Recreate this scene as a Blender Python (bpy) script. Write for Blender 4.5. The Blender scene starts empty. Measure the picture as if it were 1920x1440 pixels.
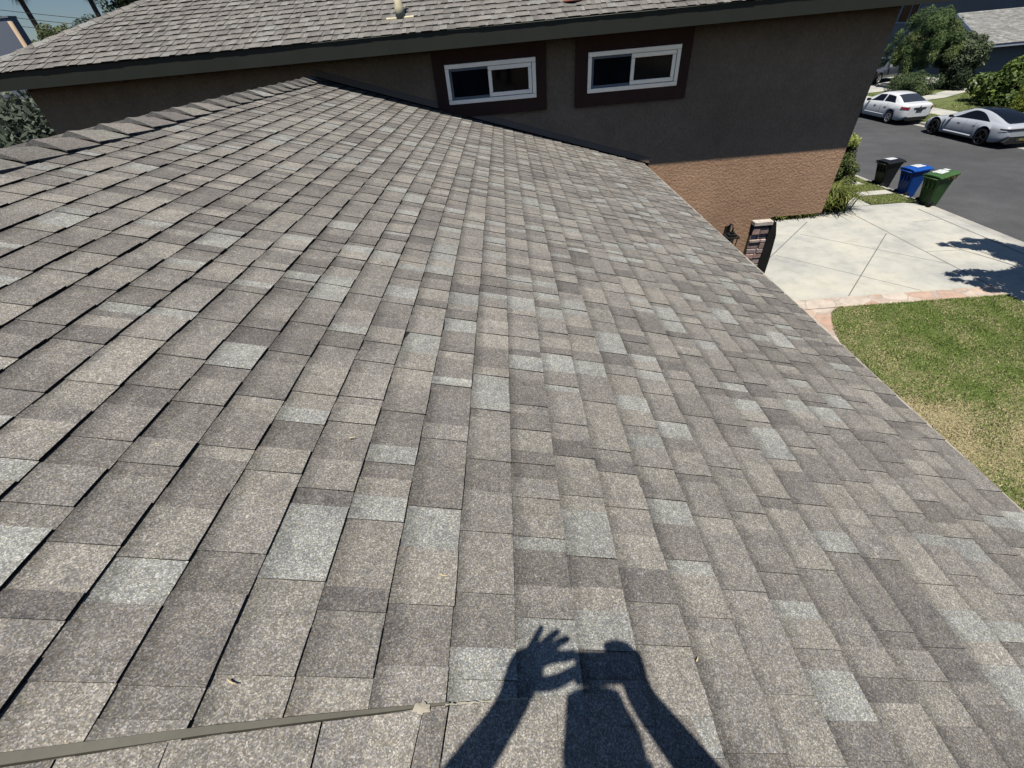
import bpy, math, random
import numpy as np
from mathutils import Vector, Matrix, noise

# ------------------------------------------------------------------ camera, sky, sun
scene = bpy.context.scene
COL = scene.collection
G = 5.85                                   # camera height over the ground
cam_d = bpy.data.cameras.new('camera')
cam_d.sensor_width = 36.0
cam_d.lens = 36.0 * 787.3 / 1920.0
cam_d.clip_start = 0.02
cam_d.clip_end = 2000
cam = bpy.data.objects.new('camera', cam_d)
RT = Vector((0.99706, -0.021, -0.07376)); UP = Vector((0.06999, 0.6423, 0.76325)); FW = Vector((-0.03135, 0.76616, -0.64188))
cam.matrix_world = Matrix(((RT.x, UP.x, -FW.x, 0), (RT.y, UP.y, -FW.y, 0), (RT.z, UP.z, -FW.z, G), (0, 0, 0, 1)))
COL.objects.link(cam)
scene.camera = cam

SUNV = Vector((-0.085, -0.33, 1.082)).normalized()      # towards the sun
world = bpy.data.worlds.new('World'); scene.world = world
world.use_nodes = True
wn = world.node_tree
sky = wn.nodes.new('ShaderNodeTexSky'); sky.sky_type = 'NISHITA'
sky.sun_disc = False
sky.sun_elevation = math.asin(SUNV.z)
sky.sun_rotation = math.atan2(SUNV.x, SUNV.y)
sky.altitude = 100; sky.air_density = 1.0; sky.dust_density = 0.2; sky.ozone_density = 2.5
bg = wn.nodes['Background']; bg.inputs[1].default_value = 0.05
tint = wn.nodes.new('ShaderNodeMix'); tint.data_type = 'RGBA'; tint.blend_type = 'MULTIPLY'; tint.inputs[0].default_value = 1.0
tint.inputs[7].default_value = (0.92, 1.0, 1.10, 1)
wn.links.new(sky.outputs[0], tint.inputs[6]); wn.links.new(tint.outputs[2], bg.inputs[0])
sun_d = bpy.data.lights.new('sun', 'SUN'); sun_d.energy = 5.0; sun_d.angle = math.radians(0.53)
sun_d.color = (1.0, 0.955, 0.88)
sun = bpy.data.objects.new('sun', sun_d)
sun.rotation_euler = SUNV.to_track_quat('Z', 'Y').to_euler()
sun.location = (0, -10, 40)
COL.objects.link(sun)
vs = scene.view_settings
vs.view_transform = 'Standard'; vs.look = 'None'; vs.exposure = 0.0; vs.gamma = 1.0
vs.use_curve_mapping = False
scene.render.film_transparent = False
scene.cycles.max_bounces = 6; scene.cycles.diffuse_bounces = 0
scene.cycles.transparent_max_bounces = 8

random.seed(11)
RNG = np.random.default_rng(5)

# ------------------------------------------------------------------ helpers
class MB:
    """collects shapes and links them as one mesh object"""
    def __init__(s): s.v = []; s.f = []; s.m = []; s.c = []; s.sm = []
    def vert(s, p, c=(1, 1, 1)): s.v.append(tuple(p)); s.c.append((c[0], c[1], c[2], 1)); return len(s.v) - 1
    def face(s, pts, m=0, c=(1, 1, 1), smooth=False):
        if c and isinstance(c[0], (tuple, list)): ids = [s.vert(p, k) for p, k in zip(pts, c)]
        else: ids = [s.vert(p, c) for p in pts]
        s.f.append(ids); s.m.append(m); s.sm.append(smooth)
    def idx(s, ids, m=0, smooth=False): s.f.append(list(ids)); s.m.append(m); s.sm.append(smooth)
    def box(s, lo, hi, m=0, c=(1, 1, 1), T=None, taper=None):
        x0, y0, z0 = lo; x1, y1, z1 = hi
        P = [(x0, y0, z0), (x1, y0, z0), (x1, y1, z0), (x0, y1, z0), (x0, y0, z1), (x1, y0, z1), (x1, y1, z1), (x0, y1, z1)]
        if taper:
            cx, cy = (x0 + x1) / 2, (y0 + y1) / 2
            P = [(cx + (p[0] - cx) * taper, cy + (p[1] - cy) * taper, p[2]) if i < 4 else p for i, p in enumerate(P)]
        if T is not None: P = [tuple(T @ Vector(p)) for p in P]
        b = [s.vert(p, c) for p in P]
        for q in ((3, 2, 1, 0), (4, 5, 6, 7), (0, 1, 5, 4), (1, 2, 6, 5), (2, 3, 7, 6), (3, 0, 4, 7)):
            s.idx([b[i] for i in q], m)
    def prism(s, poly, axis, a, b, m=0, c=(1, 1, 1)):
        """extrude a 2-D polygon along axis 'x','y' or 'z' from a to b"""
        def P(p, t):
            return {'x': (t, p[0], p[1]), 'y': (p[0], t, p[1]), 'z': (p[0], p[1], t)}[axis]
        A = [s.vert(P(p, a), c) for p in poly]; B = [s.vert(P(p, b), c) for p in poly]
        n = len(poly)
        s.idx(A[::-1], m); s.idx(B, m)
        for i in range(n): s.idx((A[i], A[(i + 1) % n], B[(i + 1) % n], B[i]), m)
    def tube(s, pts, rad, n=8, m=0, c=(1, 1, 1), cap=True, smooth=True):
        pts = [Vector(p) for p in pts]
        rs = rad if isinstance(rad, (list, tuple)) else [rad] * len(pts)
        rings = []
        for i, p in enumerate(pts):
            d = (pts[min(i + 1, len(pts) - 1)] - pts[max(i - 1, 0)]).normalized()
            a = d.cross(Vector((0, 0, 1)) if abs(d.z) < 0.9 else Vector((1, 0, 0))).normalized(); b = d.cross(a)
            rings.append([s.vert(p + (a * math.cos(t) + b * math.sin(t)) * rs[i], c) for t in [2 * math.pi * k / n for k in range(n)]])
        for i in range(len(rings) - 1):
            for k in range(n): s.idx((rings[i][k], rings[i][(k + 1) % n], rings[i + 1][(k + 1) % n], rings[i + 1][k]), m, smooth)
        if cap: s.idx(rings[0][::-1], m); s.idx(rings[-1], m)
    def lathe(s, prof, n=20, m=0, T=None, c=(1, 1, 1), smooth=True):
        rings = []
        for r, z in prof:
            ring = []
            for k in range(n):
                t = 2 * math.pi * k / n; p = Vector((r * math.cos(t), r * math.sin(t), z))
                if T is not None: p = T @ p
                ring.append(s.vert(p, c))
            rings.append(ring)
        for i in range(len(rings) - 1):
            for k in range(n): s.idx((rings[i][k], rings[i][(k + 1) % n], rings[i + 1][(k + 1) % n], rings[i + 1][k]), m, smooth)
    def build(s, name, mats, parent=None, bevel=0):
        me = bpy.data.meshes.new(name)
        me.from_pydata(s.v, [], s.f)
        if not isinstance(mats, (list, tuple)): mats = [mats]
        for x in mats: me.materials.append(x)
        me.polygons.foreach_set('material_index', s.m)
        me.polygons.foreach_set('use_smooth', s.sm)
        at = me.attributes.new('col', 'FLOAT_COLOR', 'POINT')
        at.data.foreach_set('color', np.array(s.c, dtype=np.float32).ravel())
        me.update()
        o = bpy.data.objects.new(name, me); COL.objects.link(o)
        if parent is not None:
            o.parent = parent
            o.matrix_parent_inverse = parent.matrix_basis.inverted()
        if bevel:
            bv = o.modifiers.new('bevel', 'BEVEL'); bv.width = bevel; bv.segments = 2; bv.limit_method = 'ANGLE'
        return o

def np_mesh(name, V, F, C, mat, parent=None, smooth=False):
    """fast mesh from arrays: V (n,3), F (m,k) faces, C (n,3) colours"""
    me = bpy.data.meshes.new(name)
    n, m, k = len(V), len(F), F.shape[1]
    me.vertices.add(n); me.vertices.foreach_set('co', V.astype(np.float32).ravel())
    me.loops.add(m * k); me.loops.foreach_set('vertex_index', F.astype(np.int32).ravel())
    me.polygons.add(m); me.polygons.foreach_set('loop_start', np.arange(0, m * k, k, dtype=np.int32))
    me.update(calc_edges=True)
    at = me.attributes.new('col', 'FLOAT_COLOR', 'POINT')
    at.data.foreach_set('color', np.hstack([C, np.ones((n, 1))]).astype(np.float32).ravel())
    me.materials.append(mat)
    o = bpy.data.objects.new(name, me); COL.objects.link(o)
    if parent is not None:
        o.parent = parent; o.matrix_parent_inverse = parent.matrix_basis.inverted()
    return o

def tag(o, label, cat, group=None, kind=None):
    o['label'] = label; o['category'] = cat
    if group: o['group'] = group
    if kind: o['kind'] = kind
    return o
def thing(name, label, cat, loc=(0, 0, 0), rz=0.0, group=None):
    o = bpy.data.objects.new(name, None); COL.objects.link(o)
    o.location = loc; o.rotation_euler = (0, 0, rz); o.empty_display_size = 0.3
    o.matrix_basis = Matrix.Translation(loc) @ Matrix.Rotation(rz, 4, 'Z')
    return tag(o, label, cat, group)
def struct(name, mb, mats):
    o = mb.build(name, mats); o['kind'] = 'structure'; return o
def local(o, parent):
    """the mesh was built in the parent's own coordinates"""
    o.parent = parent; o.matrix_parent_inverse = Matrix.Identity(4); return o

# ------------------------------------------------------------------ materials
def mat(name, rgb=(0.5, 0.5, 0.5), rough=0.8, metal=0.0, spec=0.5, attr=False, coat=0.0):
    m = bpy.data.materials.new(name); m.use_nodes = True
    p = m.node_tree.nodes['Principled BSDF']
    p.inputs['Base Color'].default_value = (*rgb, 1); p.inputs['Roughness'].default_value = rough
    p.inputs['Metallic'].default_value = metal; p.inputs['Specular IOR Level'].default_value = spec
    p.inputs['Coat Weight'].default_value = coat; p.inputs['Coat Roughness'].default_value = 0.03
    return m
def nd(m, t, **kw):
    n = m.node_tree.nodes.new(t)
    for k, v in kw.items(): setattr(n, k, v)
    return n
def ln(m, a, b): m.node_tree.links.new(a, b)
def objco(m):
    return nd(m, 'ShaderNodeTexCoord').outputs['Object']
def noise_n(m, scale, detail=4, rough=0.55, vec=None):
    n = nd(m, 'ShaderNodeTexNoise'); n.inputs['Scale'].default_value = scale; n.inputs['Detail'].default_value = detail
    n.inputs['Roughness'].default_value = rough
    ln(m, vec if vec is not None else objco(m), n.inputs['Vector']); return n
def ramp(m, src, stops):
    r = nd(m, 'ShaderNodeValToRGB'); e = r.color_ramp.elements
    e[0].position, e[1].position = stops[0][0], stops[-1][0]
    def c4(c): return (c, c, c, 1) if isinstance(c, (int, float)) else (*c, 1)
    e[0].color, e[1].color = c4(stops[0][1]), c4(stops[-1][1])
    for p, c in stops[1:-1]:
        x = e.new(p); x.color = c4(c)
    ln(m, src, r.inputs[0]); return r.outputs[0]
def mul(m, a, b, fac=1.0, mode='MULTIPLY'):
    x = nd(m, 'ShaderNodeMix', data_type='RGBA', blend_type=mode)
    if hasattr(fac, 'is_linked'): ln(m, fac, x.inputs[0])
    else: x.inputs[0].default_value = fac
    for s, i in ((a, 6), (b, 7)):
        if isinstance(s, (tuple, list)): x.inputs[i].default_value = (*s, 1)
        else: ln(m, s, x.inputs[i])
    return x.outputs[2]
def base(m, sock): ln(m, sock, m.node_tree.nodes['Principled BSDF'].inputs['Base Color'])
def bump(m, sock, strength=0.5, dist=0.01):
    b = nd(m, 'ShaderNodeBump'); b.inputs['Strength'].default_value = strength; b.inputs['Distance'].default_value = dist
    ln(m, sock, b.inputs['Height']); ln(m, b.outputs[0], m.node_tree.nodes['Principled BSDF'].inputs['Normal'])
def vcol(m):
    a = nd(m, 'ShaderNodeAttribute'); a.attribute_name = 'col'; return a.outputs['Color']

def mottled(name, rgb, rough=0.85, scales=((2.0, 0.8, 1.15),), bumps=None, attr=False, spec=0.3):
    m = mat(name, rgb, rough, spec=spec)
    s = vcol(m) if attr else None
    if attr: s = mul(m, s, rgb)
    first = True
    for sc, lo, hi in scales:
        n = noise_n(m, sc)
        s = mul(m, s if s is not None else rgb, ramp(m, n.outputs['Fac'], ((0.3, lo), (0.7, hi))))
    base(m, s)
    if bumps:
        n = noise_n(m, bumps[0], 5); bump(m, n.outputs['Fac'], bumps[1], bumps[2])
    return m

def granule_mat(name, gs=430.0, contrast=0.88):
    m = mat(name, (0.2, 0.2, 0.2), 0.95, spec=0.15)
    co = objco(m)
    v = nd(m, 'ShaderNodeTexVoronoi'); v.inputs['Scale'].default_value = gs; ln(m, co, v.inputs['Vector'])
    sp = nd(m, 'ShaderNodeSeparateColor'); ln(m, v.outputs['Color'], sp.inputs[0])
    k = contrast
    gran = ramp(m, sp.outputs[0], ((0.0, 1 - .5 * k), (0.35, 1 - .27 * k), (0.62, 1.0), (0.86, 1 + .38 * k), (1.0, 1 + 1.0 * k)))
    hue = ramp(m, sp.outputs[1], ((0.0, (0.96, 0.97, 1.04)), (0.5, (1.0, 1.0, 1.0)), (0.75, (1.04, 1.01, 0.94)), (1.0, (1.09, 1.01, 0.85))))
    big = noise_n(m, 2.2, 4)
    mid = noise_n(m, 38.0, 3, 0.6)
    c = mul(m, vcol(m), gran)
    c = mul(m, c, hue)
    c = mul(m, c, ramp(m, big.outputs['Fac'], ((0.3, 0.92), (0.7, 1.08))))
    c = mul(m, c, ramp(m, mid.outputs['Fac'], ((0.28, 0.87), (0.72, 1.13))))
    sc = noise_n(m, 11.0, 6, 0.7)                # scuffs where the pale granules have worn thin
    c = mul(m, c, ramp(m, sc.outputs['Fac'], ((0.30, (0.72, 0.73, 0.77)), (0.44, (1.0, 1.0, 1.0)), (0.74, (1.06, 1.05, 1.03)))))
    sp2 = nd(m, 'ShaderNodeTexVoronoi'); sp2.inputs['Scale'].default_value = 120.0; ln(m, co, sp2.inputs['Vector'])
    sq = nd(m, 'ShaderNodeSeparateColor'); ln(m, sp2.outputs['Color'], sq.inputs[0])
    c = mul(m, c, ramp(m, sq.outputs[0], ((0.0, 0.90), (0.5, 1.0), (0.93, 1.03), (1.0, 1.25))))
    base(m, c)
    bump(m, v.outputs['Distance'], 0.35, 0.0015)
    return m

M = {}
M['shingle'] = granule_mat('shingle_granules')
M['edge'] = mottled('asphalt_cut_edge', (0.016, 0.016, 0.018), 0.9, ((60, 0.6, 1.5),))
M['stucco'] = mottled('brown_stucco', (0.54, 0.338, 0.215), 0.95, ((1.1, 0.86, 1.10), (5, 0.92, 1.08), (30, 0.86, 1.12)))
def stucco_bump(m, s=1.0):
    a = noise_n(m, 26, 8, 0.72); b = noise_n(m, 90, 4, 0.7)
    x = nd(m, 'ShaderNodeMath', operation='MULTIPLY_ADD'); ln(m, b.outputs['Fac'], x.inputs[0]); x.inputs[1].default_value = 0.35
    r = ramp(m, a.outputs['Fac'], ((0.36, 0.0), (0.62, 1.0))); ln(m, r, x.inputs[2])
    bump(m, x.outputs[0], 0.55 * s, 0.009)
stucco_bump(M['stucco'])
M['fascia'] = mottled('dark_green_fascia_paint', (0.030, 0.033, 0.026), 0.6, ((3, 0.9, 1.1), (80, 0.93, 1.07)))
M['soffit'] = mottled('brown_soffit_paint', (0.13, 0.08, 0.055), 0.8, ((3, 0.9, 1.1),))
M['trim'] = mottled('dark_brown_trim', (0.075, 0.036, 0.028), 0.75, ((4, 0.85, 1.15),), (120, 0.25, 0.003))
M['flashpaint'] = mottled('painted_flashing_board', (0.30, 0.22, 0.17), 0.8, ((3, 0.92, 1.08),))
M['vinyl'] = mottled('brightened_white', (0.88, 0.90, 0.93), 0.5, ((2, 0.97, 1.02), (9, 0.96, 1.02)))
M['vinyl'].node_tree.nodes['Principled BSDF'].inputs['Metallic'].default_value = 0.7  # metallic added so the white vinyl frames look brighter in shade
M['screenframe'] = mottled('grey_screen_frame', (0.33, 0.34, 0.37), 0.5, ((5, 0.95, 1.05),))
def pane_mat(name, rgb, rough=0.08, spec=0.5):
    m = mat(name, rgb, rough, spec=spec)
    n = noise_n(m, 3.0, 3); base(m, mul(m, rgb, ramp(m, n.outputs['Fac'], ((0.35, 0.6), (0.7, 1.6)))))
    return m
M['glass'] = pane_mat('dark_window_glass', (0.005, 0.005, 0.007), 0.06, 0.18)
M['screen'] = pane_mat('insect_screen', (0.008, 0.009, 0.013), 0.85, 0.1)
M['flash'] = mottled('olive_metal_strip', (0.128, 0.120, 0.094), 0.55, ((9, 0.9, 1.1), (60, 0.93, 1.06)))
M['seal'] = mottled('pale_sealant', (0.42, 0.38, 0.30), 0.9, ((60, 0.8, 1.15),), (150, 0.5, 0.003))
M['galv'] = mottled('painted_drip_edge', (0.42, 0.38, 0.32), 0.6, ((6, 0.9, 1.1),))
M['cream'] = mottled('cream_painted_metal', (0.74, 0.66, 0.44), 0.6, ((12, 0.9, 1.06),))
M['rustpipe'] = mottled('weathered_pipe', (0.40, 0.27, 0.17), 0.8, ((20, 0.7, 1.25),))
M['terra'] = mottled('terracotta', (0.42, 0.17, 0.12), 0.85, ((20, 0.8, 1.2),))
M['black'] = mottled('black_metal', (0.018, 0.019, 0.02), 0.45, ((10, 0.8, 1.3),))
M['blackwood'] = mottled('near_black_post_paint', (0.012, 0.013, 0.012), 0.9, ((8, 0.7, 1.3),))
M['mortar'] = mottled('mortar', (0.14, 0.115, 0.10), 0.95, ((40, 0.8, 1.2),))
M['stone'] = mottled('stone_veneer', (1, 1, 1), 0.9, ((25, 0.7, 1.25),), (60, 0.6, 0.006), attr=True)
M['lampglass'] = mat('seeded_lantern_glass', (0.35, 0.3, 0.22), 0.15)

# ------------------------------------------------------------------ the house, with its two shingled roofs
house = thing('house', 'brown stucco house with grey shingle roofs, white framed windows and dark green fascia', 'house', (0, 7, 0))
TH = math.atan(0.306); CT, ST = math.cos(TH), math.sin(TH)
Z0 = G - 1.056
PAL = [((0.200, 0.188, 0.175), 24), ((0.240, 0.227, 0.210), 31), ((0.276, 0.261, 0.236), 23), ((0.304, 0.307, 0.290), 14), ((0.176, 0.166, 0.157), 7)]
PALW = [w for _, w in PAL]
def tone(lift=1.0, grey=0.0):
    c = random.choices([p for p, _ in PAL], PALW)[0]; k = random.uniform(0.93, 1.07) * lift
    g = sum(c) / 3
    if grey > 0.1: c = tuple(0.6 * x + 0.4 * y for x, y in zip(c, (0.222, 0.212, 0.200)))
    return tuple((x * (1 - grey) + g * grey) * k for x in c)

def lower_p(u, v, n):
    """point on the lower roof: u down the slope, v away from the camera, n off the deck"""
    w = 0.007 * noise.noise((u * 0.9, v * 0.7, 3.1)) + 0.0022 * noise.noise((u * 4.0, v * 3.0, 9.0))
    n += w
    return (u * CT + n * ST, v, Z0 - u * ST + n * CT)

def shingle_course(mb, P, butt, expo, v0, v1, overlap=0.05, lift=1.0, sgn=1, grey=0.0, tscale=1.0):
    v = v0 - random.uniform(0, 0.2); raised = random.random() < 0.5
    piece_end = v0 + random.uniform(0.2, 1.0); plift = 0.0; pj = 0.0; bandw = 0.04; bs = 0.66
    wob = lambda a: 0.0022 * noise.noise((a * 2.3, butt * 7, 1.7)) + 0.0012 * noise.noise((a * 17, butt * 5, 4.4))
    shade_k = random.uniform(0.97, 1.03)
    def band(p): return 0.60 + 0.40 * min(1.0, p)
    while v < v1:
        if v > piece_end:
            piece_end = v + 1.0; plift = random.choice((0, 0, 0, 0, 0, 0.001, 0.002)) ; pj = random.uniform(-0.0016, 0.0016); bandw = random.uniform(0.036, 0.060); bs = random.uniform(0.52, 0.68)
        w = random.choice((random.uniform(0.05, 0.09), random.uniform(0.08, 0.14), random.uniform(0.13, 0.19))) if raised else random.choice((random.uniform(0.03, 0.06), random.uniform(0.06, 0.11), random.uniform(0.09, 0.15)))
        a, b = max(v, v0), min(v + w, v1)
        v += w
        if b - a < 0.004: raised = not raised; continue
        hb = ((0.0110 if raised else 0.0066) + plift + random.uniform(-0.0004, 0.0008)) * tscale
        ht = (0.0016 if raised else 0.0004) * tscale
        # colour drops along the piece
        cuts = [a]
        x = a
        while True:
            x += random.uniform(0.04, 0.13)
            if x > b - 0.03 or random.random() < 0.35: break
            cuts.append(x)
        cuts.append(b)
        bt = butt + pj + (random.uniform(-0.0012, 0.0012))
        for q in range(len(cuts) - 1):
            c = tone(lift * shade_k * (1.0 if raised else 0.96), grey)
            g0, g1 = random.uniform(0.87, 1.07), random.uniform(0.93, 1.10)
            a2, b2 = cuts[q], cuts[q + 1]
            ns = max(1, int((b2 - a2) / 0.05))
            for j in range(ns):
                s0 = a2 + (b2 - a2) * j / ns; s1 = a2 + (b2 - a2) * (j + 1) / ns
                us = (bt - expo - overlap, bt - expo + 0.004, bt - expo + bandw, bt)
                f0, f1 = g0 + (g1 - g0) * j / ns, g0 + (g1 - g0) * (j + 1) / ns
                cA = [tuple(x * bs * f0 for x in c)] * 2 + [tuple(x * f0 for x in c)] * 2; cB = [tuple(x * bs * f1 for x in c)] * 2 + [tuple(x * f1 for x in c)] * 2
                hs = [ht + (hb - ht) * (u - us[0]) / (us[3] - us[0]) for u in us]
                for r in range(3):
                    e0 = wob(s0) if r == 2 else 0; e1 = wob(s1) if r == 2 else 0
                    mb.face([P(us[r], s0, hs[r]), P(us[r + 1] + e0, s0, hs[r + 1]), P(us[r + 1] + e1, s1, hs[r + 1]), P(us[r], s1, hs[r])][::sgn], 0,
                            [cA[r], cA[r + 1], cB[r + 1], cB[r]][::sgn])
                mb.face([P(bt + wob(s0), s0, hb), P(bt + wob(s0) - 0.001, s0, -0.001), P(bt + wob(s1) - 0.001, s1, -0.001), P(bt + wob(s1), s1, hb)][::sgn], 1)
        if raised:      # the cut sides of the upper layer
            for e in (a, b):
                mb.face([P(bt - expo - overlap, e, ht), P(bt, e, hb), P(bt, e, 0), P(bt - expo - overlap, e, -0.001)], 1)
        raised = not raised

EXPO = 0.1433
mb = MB()
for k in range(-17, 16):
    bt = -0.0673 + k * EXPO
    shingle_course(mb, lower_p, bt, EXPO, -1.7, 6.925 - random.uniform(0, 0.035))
# roof deck under the shingles and the far slope behind the ridge
UR = -2.60
mb.face([lower_p(UR, -1.7, -0.003), lower_p(2.10, -1.7, -0.003), lower_p(2.10, 6.99, -0.003), lower_p(UR, 6.99, -0.003)], 1)
rx, _, rz_ = lower_p(UR, 0, 0)
lroof = mb.build('lower_roof', [M['shingle'], M['edge']], house)
mb = MB()
def left_p(u, v, n): return (rx - u * CT - n * ST, v, rz_ - u * ST + n * CT)
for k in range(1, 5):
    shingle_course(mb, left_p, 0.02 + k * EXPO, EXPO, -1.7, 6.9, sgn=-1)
mb.build('back_roof_slope', [M['shingle'], M['edge']], house)

# ridge caps: folded pieces lapping towards the camera
def cap_run(mb, base_p, direc, up, wingL, wingR, count, expo, lift=0.016, grey=0.0):
    """base_p start of the run, direc along it (towards the exposed butts is -direc)"""
    for i in range(count):
        c = tone(1.0, grey); c2 = tuple(x * random.uniform(0.93, 1.02) for x in c)
        jit = Vector((random.uniform(-.004, .004), random.uniform(-.006, .006), 0))
        butt = base_p + direc * (i * expo) + jit; top = base_p + direc * ((i + 1.25) * expo) + jit
        hb, ht = lift + random.uniform(-0.002, 0.006), 0.004
        th = 0.007
        for wing, sg in ((wingL, 1), (wingR, -1)):
            def pt(base_, s, h):
                # a soft fold: wing curves away from the crown
                d = wing * s + up * (h + 0.006)
                return base_ + d
            N = 6
            hbf = lambda s: lift * (1.0 - (0.52 if sg < 0 else 0.6) * (s / 0.145) ** 1.4)
            thf = lambda s: 0.007 + 0.030 * max(0.0, 1 - s / 0.115)
            for j in range(N):
                s0, s1 = 0.145 * j / N, 0.145 * (j + 1) / N
                q = [pt(butt, s0, hbf(s0)), pt(butt, s1, hbf(s1)), pt(top, s1, 0.002), pt(top, s0, 0.002)]
                mb.face(q if sg > 0 else q[::-1], 0, [c, c, c2, c2] if sg > 0 else [c2, c2, c, c])
                q = [pt(butt, s0, hbf(s0)), pt(butt, s1, hbf(s1)), pt(butt, s1, hbf(s1) - thf(s1)), pt(butt, s0, hbf(s0) - thf(s0))]
                mb.face(q, 0, (0.24, 0.23, 0.215))
            mid_ = butt.lerp(top, 0.45)
            b3_ = butt.lerp(top, 0.22); h3 = hbf(0.145) * 0.78 + 0.0004
            mb.face([pt(butt, 0.145, hbf(0.145)), pt(b3_, 0.145, h3), pt(b3_, 0.145, h3 - 0.007), pt(butt, 0.145, hbf(0.145) - 0.007)], 0, (0.12, 0.115, 0.11))
            q = [pt(b3_, 0.145, h3), pt(top, 0.145, 0.002), pt(top, 0.145, -0.012), pt(b3_, 0.145, -0.012)]
            mb.face(q, 0, (0.17, 0.162, 0.152))
mb = MB()
RZ = Vector((rx, 0, rz_))
cap_run(mb, Vector((rx, -0.4, rz_ + 0.004)), Vector((0, 1, 0)), Vector((0, 0, 1)), Vector((-CT, 0, -ST)), Vector((CT, 0, -ST)), 30, 0.246, 0.042)
mb.build('ridge_cap', [M['shingle'], M['edge']], house)

# metal strip at the foot of the photograph and the shingles on the near side of it
SP = [(-1.35, 0.075), (-0.845, 0.145), (-0.576, 0.185), (-0.415, 0.205), (-0.233, 0.226), (-0.06, 0.244)]
SWID = [0.021, 0.0155, 0.012, 0.009, 0.005, 0.002]
def lower_xy(x, y, n): return lower_p((x - n * ST) / CT, y, n)
mb = MB()
def strip_at(x):
    for i in range(len(SP) - 1):
        if SP[i][0] <= x <= SP[i + 1][0]:
            t = (x - SP[i][0]) / (SP[i + 1][0] - SP[i][0])
            return SP[i][1] + t * (SP[i + 1][1] - SP[i][1]), SWID[i] + t * (SWID[i + 1] - SWID[i])
    if x > SP[-1][0]: return SP[-1][1] + (x - SP[-1][0]) * 0.112, 0.002
    return SP[0][1] + (x - SP[0][0]) * 0.14, 0.034
N = 60
for i in range(N):
    x0 = -1.35 + 1.16 * i / N; x1 = -1.35 + 1.16 * (i + 1) / N
    (y0, w0), (y1, w1) = strip_at(x0), strip_at(x1)
    A0, A1 = lower_xy(x0, y0, 0.0145), lower_xy(x1, y1, 0.0145)
    B0, B1 = lower_xy(x0, y0 - w0, 0.0148), lower_xy(x1, y1 - w1, 0.0148)
    mb.face([A0, B0, B1, A1], 0)
    mb.face([A0, A1, lower_xy(x1, y1 + 0.001, 0.0), lower_xy(x0, y0 + 0.001, 0.0)], 0)
    mb.face([B0, B1, lower_xy(x1, y1 - w1 - 0.001, 0.0), lower_xy(x0, y0 - w0 - 0.001, 0.0)], 0)
mb.build('metal_flashing', M['flash'], house)
mb = MB()
cutx = [-1.5, -1.22, -1.0, -0.765, -0.625, -0.405, -0.235, -0.19, 0.02, 0.21, 0.335]
lean = [0, 0, 0.02, 0.02, 0.012, 0.006, -0.018, -0.012, -0.01, -0.01, -0.01, -0.01]
for i in range(len(cutx) - 1):
    c = tone(1.02); c1 = tone(1.05) if i == 5 else c
    if i >= 7: c = c1 = tone(0.98)
    xa, xb = cutx[i] + 0.0015, cutx[i + 1] - 0.0015
    n = 6
    for r, (d0, d1, h0, h1) in enumerate(((0.0, 0.155, 0.011, 0.0165), (0.13, 0.30, 0.012, 0.023), (0.28, 0.45, 0.014, 0.024))):
        for j in range(n):
            t0, t1 = j / n, (j + 1) / n
            X0, X1 = xa + (xb - xa) * t0, xa + (xb - xa) * t1
            Y0, Y1 = strip_at(X0)[0] - strip_at(X0)[1] - 0.003, strip_at(X1)[0] - strip_at(X1)[1] - 0.003
            L0 = lean[i] + (lean[i + 1] - lean[i]) * t0; L1 = lean[i] + (lean[i + 1] - lean[i]) * t1
            k0 = 1.0 if X1 < -0.06 else max(0.25, 1 - (X1 + 0.06) / 0.4)
            q = [lower_xy(X0 + L0 * d0 / .15, Y0 - d0, h0 * k0 + 0.002), lower_xy(X0 + L0 * d1 / .15, Y0 - d1, h1 * k0 + 0.002), lower_xy(X1 + L1 * d1 / .15, Y1 - d1, h1 * k0 + 0.002), lower_xy(X1 + L1 * d0 / .15, Y1 - d0, h0 * k0 + 0.002)]
            cc = c if t0 < 0.5 else c1
            mb.face(q, 0, cc)
            if j in (0, n - 1):
                e = (q[0], q[1]) if j == 0 else (q[2], q[3])
                mb.face([e[0], e[1], (e[1][0], e[1][1], e[1][2] - 0.02), (e[0][0], e[0][1], e[0][2] - 0.02)], 1)
            if r: continue
mb.build('near_roof_slope', [M['shingle'], M['edge']], house)
mb = MB()
random.seed(3)
cx, cy = -0.238, 0.219
pts = []
for k in range(18):
    t = 2 * math.pi * k / 18; r = 0.010 * (1 + 0.5 * random.random()) * (1.25 if abs(math.sin(t)) < 0.5 else 0.8)
    pts.append(lower_xy(cx + r * math.cos(t), cy + r * math.sin(t), 0.0175))
ctr = lower_xy(cx, cy, 0.0205)
for k in range(18): mb.face([ctr, pts[k], pts[(k + 1) % 18]], 0, smooth=True)
mb.build('sealant_dab', M['seal'], house)
mb = MB()          # thin white line of old sealant right of the dab
rows_ = [(-0.195 + 0.006 * i, 0.224 + 0.0006 * i + random.uniform(-.0015, .0015), random.uniform(0.0006, 0.0022)) for i in range(27)]
for (xa, ya, ra), (xb, yb, rb) in zip(rows_[:-1], rows_[1:]):
    ids = [mb.vert(lower_xy(*q)) for q in ((xa, ya - ra, 0.0205), (xb, yb - rb, 0.0205), (xb, yb + rb, 0.0205), (xa, ya + ra, 0.0205))]; mb.idx(ids)
mb.build('sealant_scuff', M['seal'], house)
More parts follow.
